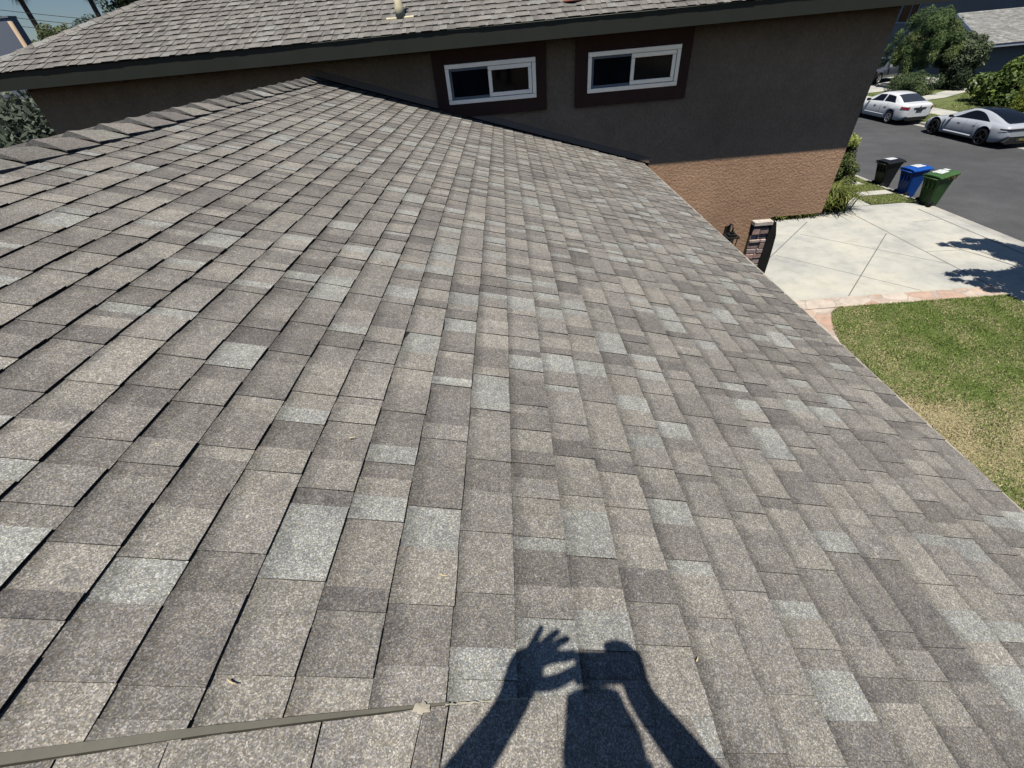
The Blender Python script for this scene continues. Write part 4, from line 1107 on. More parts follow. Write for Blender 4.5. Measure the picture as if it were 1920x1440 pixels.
car.patch('side_window', sedan_win(1.00, 2.10, 1.02, 1.60), 14, 6, M['carglass'], sed)
car.patch('rear_window', lambda u, v: car.over(ss(-0.50, 0.26, v), ss(-1, 1, u) * (0.93 - 0.05 * v), 0.007, -0.6), 12, 10, M['carglass2'], sed, mirror=False)
car.patch('windscreen', lambda u, v: car.over(ss(1.62, 2.5, v), ss(-1, 1, u) * 0.95, 0.007, 0.5), 12, 8, M['carglass'], sed, mirror=False)
def lamp_fn(x0, x1, z0, z1, off=0.012):
    def fn(u, v):
        x = ss(x0, x1, u); w = car.f('w', x); return (x - off * (1 - u), w * (0.985 - 0.02 * v) + off * u, ss(z0 + 0.03 * u, z1, v))
    return fn
car.patch('tail_lamp', lamp_fn(-1.03, -0.66, 0.79, 0.925), 10, 4, M['lamp_red'], sed)
mb = MB()
mb.box((-1.052, -0.34, 0.815), (-1.025, 0.34, 0.875)); o = mb.build('boot_trim', M['lamp_dark'], None); o.parent = sed
mb = MB(); mb.box((-1.060, -0.17, 0.69), (-1.035, 0.17, 0.80)); o = mb.build('number_plate', M['plate_dark'], None, 0.005); o.parent = sed
mb = MB(); mb.box((-1.045, -0.045, 0.915), (-1.02, 0.045, 0.96)); o = mb.build('boot_badge', M['chrome'], None, 0.01); o.parent = sed
mb = MB(); mb.prism([(-0.62, 0.30), (-0.50, 0.42), (0.50, 0.42), (0.62, 0.30), (0.55, 0.24), (-0.55, 0.24)], 'x', -1.035, -0.80); o = mb.build('rear_skirt', M['carblack'], None, 0.01); o.parent = sed
for x in (0.55, 1.42):
    for sg in (1, -1):
        mb = MB(); y = car.f('w', x) * 0.985 * sg
        mb.box((x - 0.09, y - 0.012, 0.80), (x + 0.09, y + 0.012, 0.822)); o = mb.build('door_handle', M['alloy'], None, 0.006); o.parent = sed
for sg in (1, -1):
    mb = MB(); mb.box((1.98, sg * 0.86 - 0.03, 0.97), (2.10, sg * 0.86 + 0.03, 1.08)) ; mb.box((1.98, sg * 0.97 - 0.09, 0.96), (2.12, sg * 0.97 + 0.06, 1.10)); o = mb.build('wing_mirror', M['carblack'], None, 0.02); o.parent = sed
    mb = MB(); n = 24
    for i in range(n):
        a, b = 0.45 + 1.75 * i / n, 0.45 + 1.75 * (i + 1) / n
        P = lambda x, z, o_: (x, sg * (car.f('w', x) + o_), z)
        mb.face([P(a, 0.40, 0.003), P(b, 0.40, 0.003), P(b, 0.425, 0.014), P(a, 0.425, 0.014)]); mb.face([P(a, 0.425, 0.014), P(b, 0.425, 0.014), P(b, 0.445, 0.0), P(a, 0.445, 0.0)])
    o = mb.build('side_moulding', M['paint_white'], None); o.parent = sed
for ax in K['axles']:
    for sg in (1, -1): wheel(sed, ax, sg * 0.785, 0.318, 0.318, M['alloy'], 5, 0.205, sg, 0.2, True)
for sx in (0.95,):
    for sg in (1, -1):
        mb = MB(); mb.box((sx - 0.04, sg * 0.888 - 0.002, 0.45), (sx - 0.033, sg * 0.888 + 0.002, 0.9))
        o = mb.build('door_gap', M['carblack'], None); o.parent = sed

def gap_line(c, x, parent, i0=3, i1=6, wd=0.011):
    def fn(u, v):
        P = c.sect(x); t = i0 + (i1 - i0) * v; i = min(int(t), i1 - 1); f = t - i
        return (x + (u - 0.5) * wd, P[i][0] + (P[i + 1][0] - P[i][0]) * f + 0.003, P[i][1] + (P[i + 1][1] - P[i][1]) * f)
    return c.patch('panel_gap', fn, 1, 9, M['carblack'], parent, False)
for gx in (0.42, 2.05): gap_line(car, gx, sed)
# silver white coupe
K2 = dict(axles=(0.0, 2.90), R=0.405, zc=0.355, wb=0.86, tumble=0.22,
    bottom=[(-1.06, 0.50), (-0.9, 0.30), (-0.5, 0.20), (2.4, 0.18), (3.4, 0.18), (3.86, 0.25)],
    w=[(-1.06, 0.70), (-1.0, 0.83), (-0.80, 0.93), (-0.35, 0.982), (0.2, 0.985), (0.9, 0.945), (1.8, 0.935), (2.5, 0.955), (2.95, 0.965), (3.4, 0.90), (3.7, 0.75), (3.86, 0.50)],
    shoulder=[(-1.06, 0.72), (-1.02, 0.84), (-0.8, 0.90), (-0.2, 0.93), (0.5, 0.91), (1.4, 0.885), (2.2, 0.86), (2.8, 0.855), (3.2, 0.78), (3.6, 0.60), (3.86, 0.42)],
    top=[(-1.06, 0.74), (-1.02, 0.87), (-0.85, 0.945), (-0.6, 1.005), (-0.2, 1.14), (0.3, 1.28), (0.8, 1.365), (1.15, 1.38), (1.5, 1.35), (1.9, 1.235), (2.3, 1.05), (2.5, 0.945), (2.6, 0.90), (3.0, 0.80), (3.5, 0.64), (3.86, 0.44)])
car2 = Car(K2)
cpe = thing('parked_coupe', 'low silvery white sports coupe with black glass roof and dark wheels', 'car', (23.72, 22.75, SZ + 0.004), math.pi / 2)
car2.body(xs_for(K2, -1.06, 3.86), M['paint_ice'], cpe)
def cwin(u, v):
    x = ss(0.03, 2.13, u)
    q = max(0.0, 1 - abs((u - 0.56) / 0.56) ** 2.6) if u < 0.56 else max(0.0, 1 - ((u - 0.56) / 0.44) ** 1.5)
    return car2.side(x, 0.08 + (0.84 * q) * v, 0.009)
car2.patch('side_window', cwin, 26, 6, M['carglass'], cpe)
car2.patch('glass_roof', lambda u, v: car2.over(ss(-0.72, 1.55, v), ss(-1, 1, u) * (0.80 + 0.06 * min(1, v * 3)), 0.008, -0.3), 14, 24, M['carglass'], cpe, mirror=False)
car2.patch('windscreen', lambda u, v: car2.over(ss(1.57, 2.42, v), ss(-1, 1, u) * 0.93, 0.008, 0.5), 12, 8, M['carglass'], cpe, mirror=False)
def bar(u, v):
    x = ss(-1.06, -0.74, u); return (x - 0.010 * (1 - u), car2.f('w', x) + 0.008, ss(0.75 + 0.015 * u, 0.822, v))
car2.patch('tail_lamp', bar, 10, 3, M['lamp_dark'], cpe)
mb = MB(); mb.box((-1.080, -0.72, 0.755), (-1.05, 0.72, 0.825)); o = mb.build('light_bar', M['lamp_dark'], None, 0.005); o.parent = cpe
mb = MB(); mb.prism([(-0.84, 0.30), (-0.62, 0.46), (0.62, 0.46), (0.84, 0.30), (0.70, 0.20), (-0.70, 0.20)], 'x', -1.085, -0.80); o = mb.build('rear_diffuser', M['carblack'], None, 0.02); o.parent = cpe
mb = MB(); mb.box((-1.102, -0.22, 0.315), (-1.086, 0.30, 0.43)); npl = mb.build('number_plate', M['plate_dark'], None, 0.004); npl.parent = cpe
fc = bpy.data.curves.new('plate_text', 'FONT'); fc.body = 'AAZ'; fc.size = 0.13; fc.extrude = 0.002; fc.align_x = 'CENTER'; fc.align_y = 'CENTER'
fo = bpy.data.objects.new('plate_letters_curve', fc); COL.objects.link(fo)
bpy.context.view_layer.update()
tm = bpy.data.meshes.new_from_object(fo.evaluated_get(bpy.context.evaluated_depsgraph_get()))
bpy.data.objects.remove(fo)
tm.materials.clear(); tm.materials.append(M['plate_yellow'])
to = bpy.data.objects.new('plate_letters', tm); COL.objects.link(to); to.parent = npl
to.matrix_local = Matrix.Translation((-1.106, 0.04, 0.372)) @ Matrix(((0, 0, -1, 0), (-1, 0, 0, 0), (0, 1, 0, 0), (0, 0, 0, 1)))
for sg in (1, -1):
    mb = MB(); mb.box((2.06, sg * 0.84 - 0.05, 0.90), (2.14, sg * 0.84 + 0.09, 0.94)); mb.box((2.02, sg * 1.0 - 0.08, 0.91), (2.16, sg * 1.0 + 0.06, 1.02)); o = mb.build('wing_mirror', M['carblack'], None, 0.02); o.parent = cpe
    mb = MB(); n = 24
    for i in range(n):
        a, b = 0.55 + 1.75 * i / n, 0.55 + 1.75 * (i + 1) / n
        P = lambda x, z, o_: (x, sg * (car2.f('w', x) + o_), z)
        mb.face([P(a, 0.30, 0.0), P(b, 0.30, 0.0), P(b, 0.325, 0.035), P(a, 0.325, 0.035)]); mb.face([P(a, 0.325, 0.035), P(b, 0.325, 0.035), P(b, 0.36, -0.004), P(a, 0.36, -0.004)])
    o = mb.build('side_sill', M['paint_ice'], None); o.parent = cpe
    mb = MB()
    mb.box((2.36, sg * 0.945 - 0.012, 0.35), (2.40, sg * 0.945 + 0.016, 0.78)); o = mb.build('wing_vent', M['carblack'], None, 0.004); o.parent = cpe
    for x in (0.62, 1.55):
        mb = MB(); y = car2.f('w', x) * 0.985 * sg
        mb.box((x - 0.08, y - 0.006, 0.735), (x + 0.08, y + 0.006, 0.748)); o = mb.build('door_handle', M['rimdark'], None, 0.003); o.parent = cpe
for gx in (0.60, 1.18, 2.16): gap_line(car2, gx, cpe)
for ax in K2['axles']:
    for sg in (1, -1): wheel(cpe, ax, sg * 0.865, 0.358, 0.358, M['rimdark'], 5, 0.285, sg, 0.23, True)

# dark car on the far driveway, mostly hidden by the house corner and the pine
K3 = dict(axles=(0.0, 2.8), R=0.40, zc=0.36, wb=0.90, tumble=0.14,
    bottom=[(-0.95, 0.50), (-0.7, 0.34), (2.4, 0.30), (3.6, 0.34)],
    w=[(-0.95, 0.74), (-0.8, 0.88), (0, 0.93), (2.4, 0.93), (3.2, 0.88), (3.6, 0.70)],
    shoulder=[(-0.95, 1.02), (0.3, 1.07), (1.8, 1.04), (2.8, 1.0), (3.4, 0.9), (3.6, 0.76)],
    top=[(-0.95, 1.2), (-0.8, 1.5), (-0.3, 1.68), (0.6, 1.72), (1.4, 1.69), (1.9, 1.5), (2.35, 1.16), (2.5, 1.10), (3.2, 1.0), (3.6, 0.82)])
car3 = Car(K3)
suv = thing('parked_suv', 'dark blue grey car with pale lower trim half hidden behind the pine and house corner', 'car', (34.26, 45.72, 0.022), math.atan2(-0.405, -0.914))
car3.body(xs_for(K3, -0.95, 3.6), M['paint_dark'], suv)
car3.patch('side_window', lambda u, v: car3.side(ss(ss(-0.4, -0.2, v), ss(1.0, 0.95, v), u), 0.1 + .8 * v, 0.008), 12, 5, M['carglass'], suv)
car3.patch('side_window', lambda u, v: car3.side(ss(ss(1.1, 1.05, v), ss(2.1, 1.6, v), u), 0.1 + .8 * v, 0.008), 12, 5, M['carglass'], suv)
car3.patch('windscreen', lambda u, v: car3.over(ss(1.62, 2.35, v), ss(-1, 1, u) * 0.95, 0.008, 0.5), 10, 8, M['carglass'], suv, mirror=False)
for sg in (1, -1):
    mb = MB(); mb.box((0.4, sg * 0.93 - 0.02, 0.36), (2.4, sg * 0.93 + 0.03, 0.43)); o = mb.build('side_step', M['alloy'], None, 0.01); o.parent = suv
    mb = MB(); mb.box((1.85, sg * 1.0 - 0.09, 1.08), (2.0, sg * 1.0 + 0.1, 1.26)); o = mb.build('wing_mirror', M['paint_white'], None, 0.03); o.parent = suv
for ax in K3['axles']:
    for sg in (1, -1): wheel(suv, ax, sg * 0.82, 0.36, 0.36, M['alloy'], 5, 0.24, sg, 0.24)

# ------------------------------------------------------------------ house across the street
M['oppwall'] = mottled('blue_grey_stucco', (0.27, 0.275, 0.275), 0.9, ((0.8, 0.93, 1.06), (25, 0.9, 1.1)))
M['oppfascia'] = mottled('pale_blue_grey_fascia', (0.42, 0.47, 0.54), 0.6, ((1, 0.95, 1.04),))
M['opproof'] = mottled('weathered_grey_shingle', (0.33, 0.33, 0.315), 0.95, ((0.7, 0.88, 1.12), (5, 0.75, 1.25), (22, 0.85, 1.15)))
opp = thing('house', 'blue grey house across the street with a grey shingled garage wing', 'house', (44, 45, 0))
mb = MB(); mb.box((44, 38, 0), (56, 82, 7.6)); mb.build('wall', M['oppwall'], opp)
mb = MB(); mb.prism([(42.6, 7.55), (50, 10.4), (57.4, 7.55), (57.4, 7.35), (42.6, 7.35)], 'y', 37, 83); mb.build('main_roof_shade_eave', M['opproof'], opp)  # out of view; deep eave added to shade the wall below
mb = MB()
gy0, gy1, ry = 41.75, 48.25, 45.0
mb.prism([(gy0, 0), (gy1, 0), (gy1, 2.50), (ry, 4.02), (gy0, 2.50)], 'x', 38.0, 43.99); mb.build('garage_wall', M['oppwall'], opp)
mb = MB(); rn = random.Random(5)
def rz2(y): return 4.26 - abs(y - ry) * 0.475
for sgn in (-1, 1):
    n = 26
    for i in range(n):
        ya = ry + sgn * (4.05 * i / n); yb = ry + sgn * (4.05 * (i + 1) / n + 0.03)
        x = 37.35
        while x < 44:
            w = rn.uniform(0.18, 0.5); x2 = min(x + w, 44.0); c = rn.choice((0.85, 0.95, 1.0, 1.1, 1.22)); h = rn.choice((0.012, 0.02))
            q = [(x, ya, rz2(ya) + 0.004), (x, yb, rz2(yb) + h + 0.012), (x2, yb, rz2(yb) + h + 0.012), (x2, ya, rz2(ya) + 0.004)]
            mb.face(q, 0, (c, c, c)); mb.face([q[1], (x, yb, rz2(yb) - 0.01), (x2, yb, rz2(yb) - 0.01), q[2]], 0, (0.4, 0.4, 0.4)); x = x2
M['opptile'] = mottled('weathered_grey_shingle_courses', (0.30, 0.30, 0.285), 0.95, ((0.7, 0.9, 1.1), (9, 0.8, 1.2)), attr=True)
mb.build('garage_roof', M['opptile'], opp)
mb = MB()      # barge boards, eave board and under-eave panel
for sgn in (-1, 1):
    e = ry + sgn * 4.05
    P = [(ry, rz2(ry)), (e, rz2(e)), (e, rz2(e) - 0.22), (ry, rz2(ry) - 0.24)]
    mb.prism(P, 'x', 37.30, 37.345); mb.box((37.346, min(e, e - sgn * 0.04), rz2(e) - 0.22), (44, max(e, e - sgn * 0.04), rz2(e) - 0.02))
    mb.prism([(ry, rz2(ry) - 0.03), (e - sgn * .05, rz2(e) - 0.03), (e - sgn * .05, rz2(e) - 0.06), (ry, rz2(ry) - 0.06)], 'x', 37.346, 43.9)
mb.build('garage_fascia', M['oppfascia'], opp)
mb = MB(); mb.prism([(41.60, 2.26), (41.85, 2.26), (41.85, 2.54), (41.60, 2.46)], 'x', 37.36, 37.99); mb.build('beam_end', M['vinyl'], opp)
mb = MB(); mb.tube([(38.25, 41.72, 2.12), (38.25, 41.56, 2.16), (38.25, 41.50, 2.05)], 0.03, 8); mb.lathe([(0.0, 1.70), (0.09, 1.70), (0.12, 2.0), (0.05, 2.06), (0, 2.07)], 12, T=Matrix.Translation((38.25, 41.5, 0))); mb.build('wall_lamp', M['black'], opp)
# upstairs window
wy0, wy1, wz0, wz1 = 58.05, 60.65, 3.42, 5.1
mb = MB()
mb.box((43.90, wy0, wz0 - 0.1), (43.995, wy1 + 0.3, wz0 + 0.02)); mb.box((43.92, wy0, wz1), (43.995, wy1, wz1 + 0.1))
mb.box((43.92, wy0, wz0 + .021), (43.995, wy0 + 0.11, wz1 - .001)); mb.box((43.92, wy1 - 0.11, wz0 + .021), (43.995, wy1, wz1 - .001)); mb.box((43.93, 59.1, wz0 + .021), (43.995, 59.18, wz1 - .001))
ow = mb.build('window', M['oppfascia'], opp)
mb = MB(); mb.box((43.96, wy0 + 0.111, wz0 + 0.022), (43.992, 59.099, wz1 - 0.002)); mb.box((43.96, 59.181, wz0 + 0.022), (43.992, wy1 - 0.111, wz1 - 0.002)); o = mb.build('pane', M['glass'], None); o.parent = ow
mb = MB(); mb.box((43.93, 62, 0.03), (43.995, 67, 2.2)); mb.build('garage_door', M['vinyl'], opp)

# ------------------------------------------------------------------ neighbour's building and wires at the upper left
M['neigh'] = mottled('blue_grey_render', (0.20, 0.225, 0.275), 0.9, ((0.5, 0.95, 1.05),))
M['neighpost'] = mottled('tan_painted_post', (0.50, 0.37, 0.25), 0.7, ((1.5, 0.9, 1.1),))
nb = thing('building', 'plain blue grey building with a tan corner post, cut off by the left edge', 'building', (-24, 25, 0))
mb = MB(); mb.prism([(-34, 25.0), (-21.56, 25.0), (-21.52, 25.35), (-32.0, 36), (-36, 36)], 'z', 0, 7.93); mb.build('wall', M['neigh'], nb)
mb = MB(); mb.prism([(-34, 24.97), (-21.54, 24.97), (-21.50, 25.37), (-31.95, 36.1), (-36, 36.1)], 'z', 7.932, 7.99); mb.build('parapet', mottled('grey_parapet_cap', (0.22, 0.24, 0.28), 0.8), nb)
mb = MB(); mb.tube([(-21.50, 24.86, 0), (-21.50, 24.86, 7.80)], 0.085, 12); mb.build('corner_post', M['neighpost'], nb)
M['wire'] = mat('black_cable', (0.02, 0.02, 0.022), 0.6)
def wire(label, a, b, sag):
    mb = MB(); a, b = Vector(a), Vector(b)
    mb.tube([a.lerp(b, i / 20) - Vector((0, 0, sag * 4 * (i / 20) * (1 - i / 20))) for i in range(21)], 0.017, 5)
    o = mb.build('power_line', M['wire'], None); tag(o, label, 'cable', 'overhead wires at upper left')
wire('topmost thin overhead wire crossing the patch of sky', (-46, 38, 11.9), (-18, 38, 7.3), 0.35)
wire('lower thin overhead wire, just beneath the topmost one', (-46, 38.3, 11.5), (-18, 38.3, 6.9), 0.30)
wire('faintest lowest overhead wire crossing the patch of sky', (-46, 40.5, 10.6), (-18, 40.5, 6.7), 0.30)

# ------------------------------------------------------------------ straw bits on the shingles
M['straw'] = mat('dry_straw', (0.62, 0.50, 0.30), 0.8)
def straw(label, x, y, L, ang, r=0.0016):
    mb = MB(); d = Vector((math.cos(ang), math.sin(ang), 0)) * L / 2
    pts = []
    for t in (-1, -0.3, 0.4, 1):
        px_, py_ = x + d.x * t, y + d.y * t + 0.002 * t * t
        pts.append(lower_xy(px_, py_, 0.0145 + 0.0015 * t))
    mb.tube(pts, [r, r * 1.2, r, r * 0.5], 6); o = mb.build('straw_bit', M['straw'], None); tag(o, label, 'straw', 'bits of straw on the roof')
straw('pale bit of straw on the shingles just above the metal strip', -0.571, 0.247, 0.020, -0.35, 0.0015)
straw('bit of straw left of the shadow, on a course edge', -0.224, 0.473, 0.024, -0.15, 0.0015)
straw('short white bit right of the raised hands in the shadow', 0.352, 0.326, 0.012, 0.9, 0.0017)
straw('straw bit lying left of centre, upslope from the others', -0.52, 0.86, 0.02, 0.3, 0.0018)

# ------------------------------------------------------------------ the photographer, whose shadow falls on the roof
def sh(x, y, t):
    """the point whose shadow falls on the roof at (x, y), t along the sun ray"""
    return Vector((x - 0.085 * t, y - 0.33 * t, Z0 - 0.306 * x + 1.082 * t))
def skin(name, nodes, edges, sub=2):
    me = bpy.data.meshes.new(name); me.from_pydata([tuple(n[0]) for n in nodes], edges, [])
    o = bpy.data.objects.new(name, me); COL.objects.link(o)
    sk = o.modifiers.new('skin', 'SKIN'); sk.use_smooth_shade = True; sk.branch_smoothing = 0.4
    for i, n in enumerate(nodes):
        me.skin_vertices[0].data[i].radius = (n[1], n[1]) if not isinstance(n[1], tuple) else n[1]
    me.skin_vertices[0].data[0].use_root = True
    su = o.modifiers.new('sub', 'SUBSURF'); su.levels = sub; su.render_levels = sub
    bpy.context.view_layer.update()
    res = bpy.data.meshes.new_from_object(o.evaluated_get(bpy.context.evaluated_depsgraph_get()))
    bpy.data.objects.remove(o); return res
def chain(pts): return [(p, r) for p, r in pts], [(i, i + 1) for i in range(len(pts) - 1)]
M['skin'] = mat('skin', (0.42, 0.26, 0.19), 0.6); M['shirt'] = mottled('grey_shirt', (0.16, 0.17, 0.19), 0.9, ((5, 0.9, 1.1),)); M['jeans'] = mottled('blue_jeans', (0.06, 0.08, 0.13), 0.9, ((12, 0.8, 1.2),)); M['capcloth'] = mat('navy_cap', (0.02, 0.025, 0.05), 0.9)
M['phoneglass'] = mat('phone_glass', (0.02, 0.02, 0.022), 0.15)
rzf = lambda x: Z0 - 0.306 * x
V3 = Vector
LW, RW_ = sh(-0.075, 0.225, 0.97), sh(0.197, 0.258, 0.97)
LE, RE = sh(-0.262, 0.0, 0.80), sh(0.365, 0.035, 0.83)
LS, RS = V3((-0.19, -0.44, 5.86)), V3((0.19, -0.44, 5.84))
LP, RP = sh(-0.040, 0.298, 1.0), sh(0.192, 0.312, 1.0)
HC = V3((-0.004, -0.279, 6.11))
nodes = [(V3((0, -0.70, 5.30)), (0.165, 0.12)), (V3((0, -0.62, 5.55)), (0.15, 0.11)), (V3((0, -0.50, 5.80)), (0.17, 0.115)), (V3((0, -0.42, 5.93)), 0.075), (V3((-0.004, -0.33, 6.02)), 0.056),
         (LS, 0.062), (LE, 0.045), (LE.lerp(LW, 0.55), 0.040), (LW, 0.032), (LP, 0.042),
         (RS, 0.062), (RE, 0.045), (RE.lerp(RW_, 0.55), 0.040), (RW_, 0.032), (RP, 0.036),
         (V3((-0.13, -0.68, 5.22)), 0.095), (V3((-0.15, -0.45, rzf(-0.15) + 0.075)), 0.062), (V3((-0.14, -0.86, rzf(-0.14) + 0.07)), 0.044), (V3((-0.14, -0.98, rzf(-.14) + 0.05)), 0.035),
         (V3((0.13, -0.68, 5.20)), 0.095), (V3((0.15, -0.45, rzf(0.15) + 0.075)), 0.062), (V3((0.14, -0.86, rzf(0.14) + 0.07)), 0.044), (V3((0.14, -0.98, rzf(.14) + 0.05)), 0.035)]
edges = [(0, 1), (1, 2), (2, 3), (3, 4), (2, 5), (5, 6), (6, 7), (7, 8), (8, 9), (2, 10), (10, 11), (11, 12), (12, 13), (13, 14), (0, 15), (15, 16), (16, 17), (17, 18), (0, 19), (19, 20), (20, 21), (21, 22)]
nodes += [(sh(-0.020, 0.330, 1.0), 0.034), (sh(0.196, 0.336, 1.0), 0.030)]
edges += [(9, 23), (14, 24)]
parts = [skin('body', nodes, edges)]
fingers = [
    [(sh(-0.040, 0.318, 1.0), .011), (sh(-0.022, 0.345, 1.0), .0078), (sh(-0.010, 0.366, 1.01), .0070), (sh(0.003, 0.386, 1.02), .0056)],
    [(sh(-0.028, 0.318, 1.0), .011), (sh(-0.004, 0.342, 1.0), .0085), (sh(0.018, 0.361, 1.01), .0076), (sh(0.041, 0.377, 1.02), .0062)],
    [(sh(-0.018, 0.314, 1.0), .011), (sh(0.014, 0.336, 1.0), .0088), (sh(0.038, 0.352, 1.01), .0080), (sh(0.062, 0.362, 1.01), .0066)],
    [(sh(-0.012, 0.310, 1.0), .011), (sh(0.020, 0.322, 1.0), .0115), (sh(0.046, 0.324, 1.0), .0105), (sh(0.074, 0.330, 0.995), .0085)],
    [(sh(-0.040, 0.272, 0.98), .014), (sh(-0.006, 0.270, 0.98), .0130), (sh(0.028, 0.277, 0.985), .0125), (sh(0.076, 0.302, 0.985), .0105)],
    [(sh(0.205, 0.325, 1.0), .012), (sh(0.194, 0.346, 1.01), .0120), (sh(0.166, 0.352, 1.015), .0115), (sh(0.136, 0.345, 1.01), .0095)],
    [(sh(0.210, 0.318, 1.0), .012), (sh(0.214, 0.334, 1.025), .0090), (sh(0.188, 0.345, 1.03), .0082), (sh(0.160, 0.335, 1.025), .0070)],
    [(sh(0.210, 0.308, 1.0), .012), (sh(0.216, 0.318, 1.025), .0088), (sh(0.190, 0.326, 1.03), .0080), (sh(0.164, 0.318, 1.025), .0068)],
    [(sh(0.206, 0.296, 1.0), .012), (sh(0.212, 0.302, 1.02), .0078), (sh(0.192, 0.308, 1.025), .0070), (sh(0.172, 0.304, 1.02), .0058)],
    [(sh(0.185, 0.285, 0.985), .014), (sh(0.168, 0.290, 0.978), .0105), (sh(0.155, 0.305, 0.978), .0096), (sh(0.140, 0.318, 0.98), .008)],
]
for fpts in fingers:
    fpts = [((LP if fpts[0][0].x < 0.0 else RP).lerp(fpts[0][0], 0.35), fpts[0][1])] + fpts
    n_, e_ = chain([(p_, r_ * 1.22) for p_, r_ in fpts]); parts.append(skin('finger', n_, e_))
# head with a face
def head_mesh():
    mb = MB(); nu, nv = 36, 28
    g = []
    for i in range(nv + 1):
        ph = math.pi * i / nv; row = []
        for j in range(nu):
            th_ = 2 * math.pi * j / nu
            x, y, z = math.sin(ph) * math.cos(th_), math.sin(ph) * math.sin(th_), math.cos(ph)
            rx_, ry_, rz3 = 0.076, 0.098, 0.115
            k = 1.0
            if z < -0.1: k = 1 - 0.28 * (-z - 0.1) ** 1.1
            p = Vector((x * rx_ * k, y * ry_ * (1 - 0.12 * max(0, -z)), z * rz3))
            if y > 0.5:
                p.y += 0.022 * math.exp(-((x / 0.16) ** 2) - ((z + 0.12) / 0.17) ** 2)                      # nose
                for sx in (-0.4, 0.4): p.y -= 0.010 * math.exp(-(((x - sx) / 0.16) ** 2) - ((z - 0.06) / 0.11) ** 2)   # eye sockets
                p.y += 0.006 * math.exp(-((x / 0.3) ** 2) - ((z + 0.48) / 0.07) ** 2) - 0.004 * math.exp(-((x / 0.28) ** 2) - ((z + 0.42) / 0.03) ** 2)
                p.y += 0.008 * math.exp(-((x / 0.25) ** 2) - ((z + 0.82) / 0.15) ** 2)
            row.append(p)
        g.append(row)
    tilt = Matrix.Translation(HC) @ Matrix.Rotation(math.radians(-28), 4, 'X')
    ids = [[mb.vert(tilt @ p) for p in row] for row in g]
    for i in range(nv):
        for j in range(nu): mb.idx((ids[i][j], ids[i + 1][j], ids[i + 1][(j + 1) % nu], ids[i][(j + 1) % nu]), 0, True)
    for sx in (-1, 1):
        mb.tube([tilt @ Vector((sx * 0.074, -0.012, -0.035)), tilt @ Vector((sx * 0.083, -0.016, 0.0)), tilt @ Vector((sx * 0.081, -0.02, 0.03))], [0.008, 0.013, 0.009], 8)
        mb.lathe([(0.0, 0.012), (0.008, 0.009), (0.012, 0), (0.008, -0.009), (0, -0.012)], 10, T=tilt @ Matrix.Translation((sx * 0.031, 0.083, 0.007)))
    o = mb.build('head_tmp', M['skin'], None); me = o.data; bpy.data.objects.remove(o); return me, tilt
hm, tilt = head_mesh(); parts.append(hm)
vv, ff, off = [], [], 0
for me in parts:
    vv += [tuple(v.co) for v in me.vertices]; ff += [[i + off for i in p.vertices] for p in me.polygons]; off += len(me.vertices)
pm = bpy.data.meshes.new('person'); pm.from_pydata(vv, [], ff); pm.materials.append(M['skin'])
pm.polygons.foreach_set('use_smooth', [True] * len(pm.polygons))
person = bpy.data.objects.new('person', pm); COL.objects.link(person)
tag(person, 'person in a cap kneeling on the roof, both arms raised to hold up a phone', 'person')
def cloth(name, nodes, edges, m):
    me = skin(name, nodes, edges); me.materials.clear(); me.materials.append(m)
    o = bpy.data.objects.new(name, me); COL.objects.link(o); o.parent = person; return o
gN = lambda i, k: (nodes[i][0], tuple(r * k for r in nodes[i][1]) if isinstance(nodes[i][1], tuple) else nodes[i][1] * k)
cloth('shirt', [gN(0, 1.02), gN(1, 1.1), gN(2, 1.1), gN(3, 1.1), gN(5, 1.15), (LS.lerp(LE, 0.7), 0.066), gN(10, 1.15), (RS.lerp(RE, 0.7), 0.066)], [(0, 1), (1, 2), (2, 3), (2, 4), (4, 5), (2, 6), (6, 7)], M['shirt'])
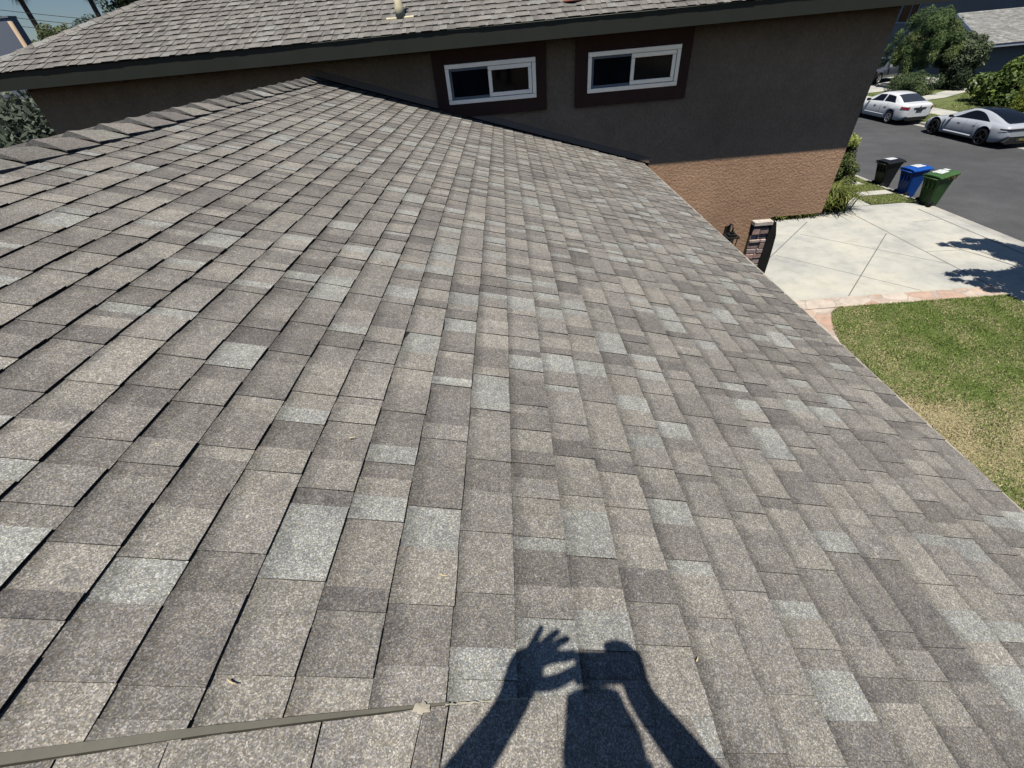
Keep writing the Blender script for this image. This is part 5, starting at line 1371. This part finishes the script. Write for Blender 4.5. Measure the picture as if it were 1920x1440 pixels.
cloth('trousers', [gN(0, 1.04), gN(15, 1.1), gN(16, 1.12), gN(17, 1.2), gN(19, 1.1), gN(20, 1.12), gN(21, 1.2)], [(0, 1), (1, 2), (2, 3), (0, 4), (4, 5), (5, 6)], M['jeans'])
mb = MB()      # cap: crown and brim
nu = 28; rows = []
for i in range(8):
    ph = (math.pi / 2) * i / 7
    rows.append([mb.vert(tilt @ Vector((0.082 * math.sin(ph) * math.cos(a), 0.103 * math.sin(ph) * math.sin(a), 0.03 + 0.095 * math.cos(ph)))) for a in [2 * math.pi * j / nu for j in range(nu)]])
for i in range(7):
    for j in range(nu): mb.idx((rows[i][j], rows[i + 1][j], rows[i + 1][(j + 1) % nu], rows[i][(j + 1) % nu]), 0, True)
B0, B1 = [], []
for j in range(13):
    a = math.pi * (0.14 + 0.72 * j / 12)
    B0.append(tilt @ Vector((0.082 * math.cos(a), 0.103 * math.sin(a), 0.032)))
    B1.append(tilt @ Vector((0.056 * (1 - j / 6), 0.164 - 0.014 * abs(1 - j / 6) ** 3, 0.026 - 0.006 * abs(math.cos(a)))))
for j in range(12):
    mb.face([B0[j], B1[j], B1[j + 1], B0[j + 1]]); d = Vector((0, 0, 0.004)); mb.face([B0[j + 1] + d, B1[j + 1] + d, B1[j] + d, B0[j] + d])
o = mb.build('cap', M['capcloth'], None); o.parent = person
# the phone
lens = Vector((0, 0, G)) - FW * 0.012
pc = lens + RT * 0.055 - UP * 0.018 - FW * 0.006
mb = MB()
Rm = Matrix(((RT.x, UP.x, FW.x, pc.x), (RT.y, UP.y, FW.y, pc.y), (RT.z, UP.z, FW.z, pc.z), (0, 0, 0, 1)))
mb.box((-0.0735, -0.0355, -0.004), (0.0735, 0.0355, 0.004), 0, T=Rm)
ph = mb.build('smartphone', M['phoneglass'], None, 0.002); tag(ph, 'black smartphone held sideways in both raised hands', 'phone')
for dx, dy in ((-0.055, 0.018), (-0.055, -0.004), (-0.036, 0.007)):
    mb = MB(); mb.lathe([(0.0, 0.0045), (0.0085, 0.0045), (0.009, 0.0041), (0.009, 0.003)], 16, T=Rm @ Matrix.Translation((dx, dy, 0))); o = mb.build('camera_lens', M['glass'], None); o.parent = ph
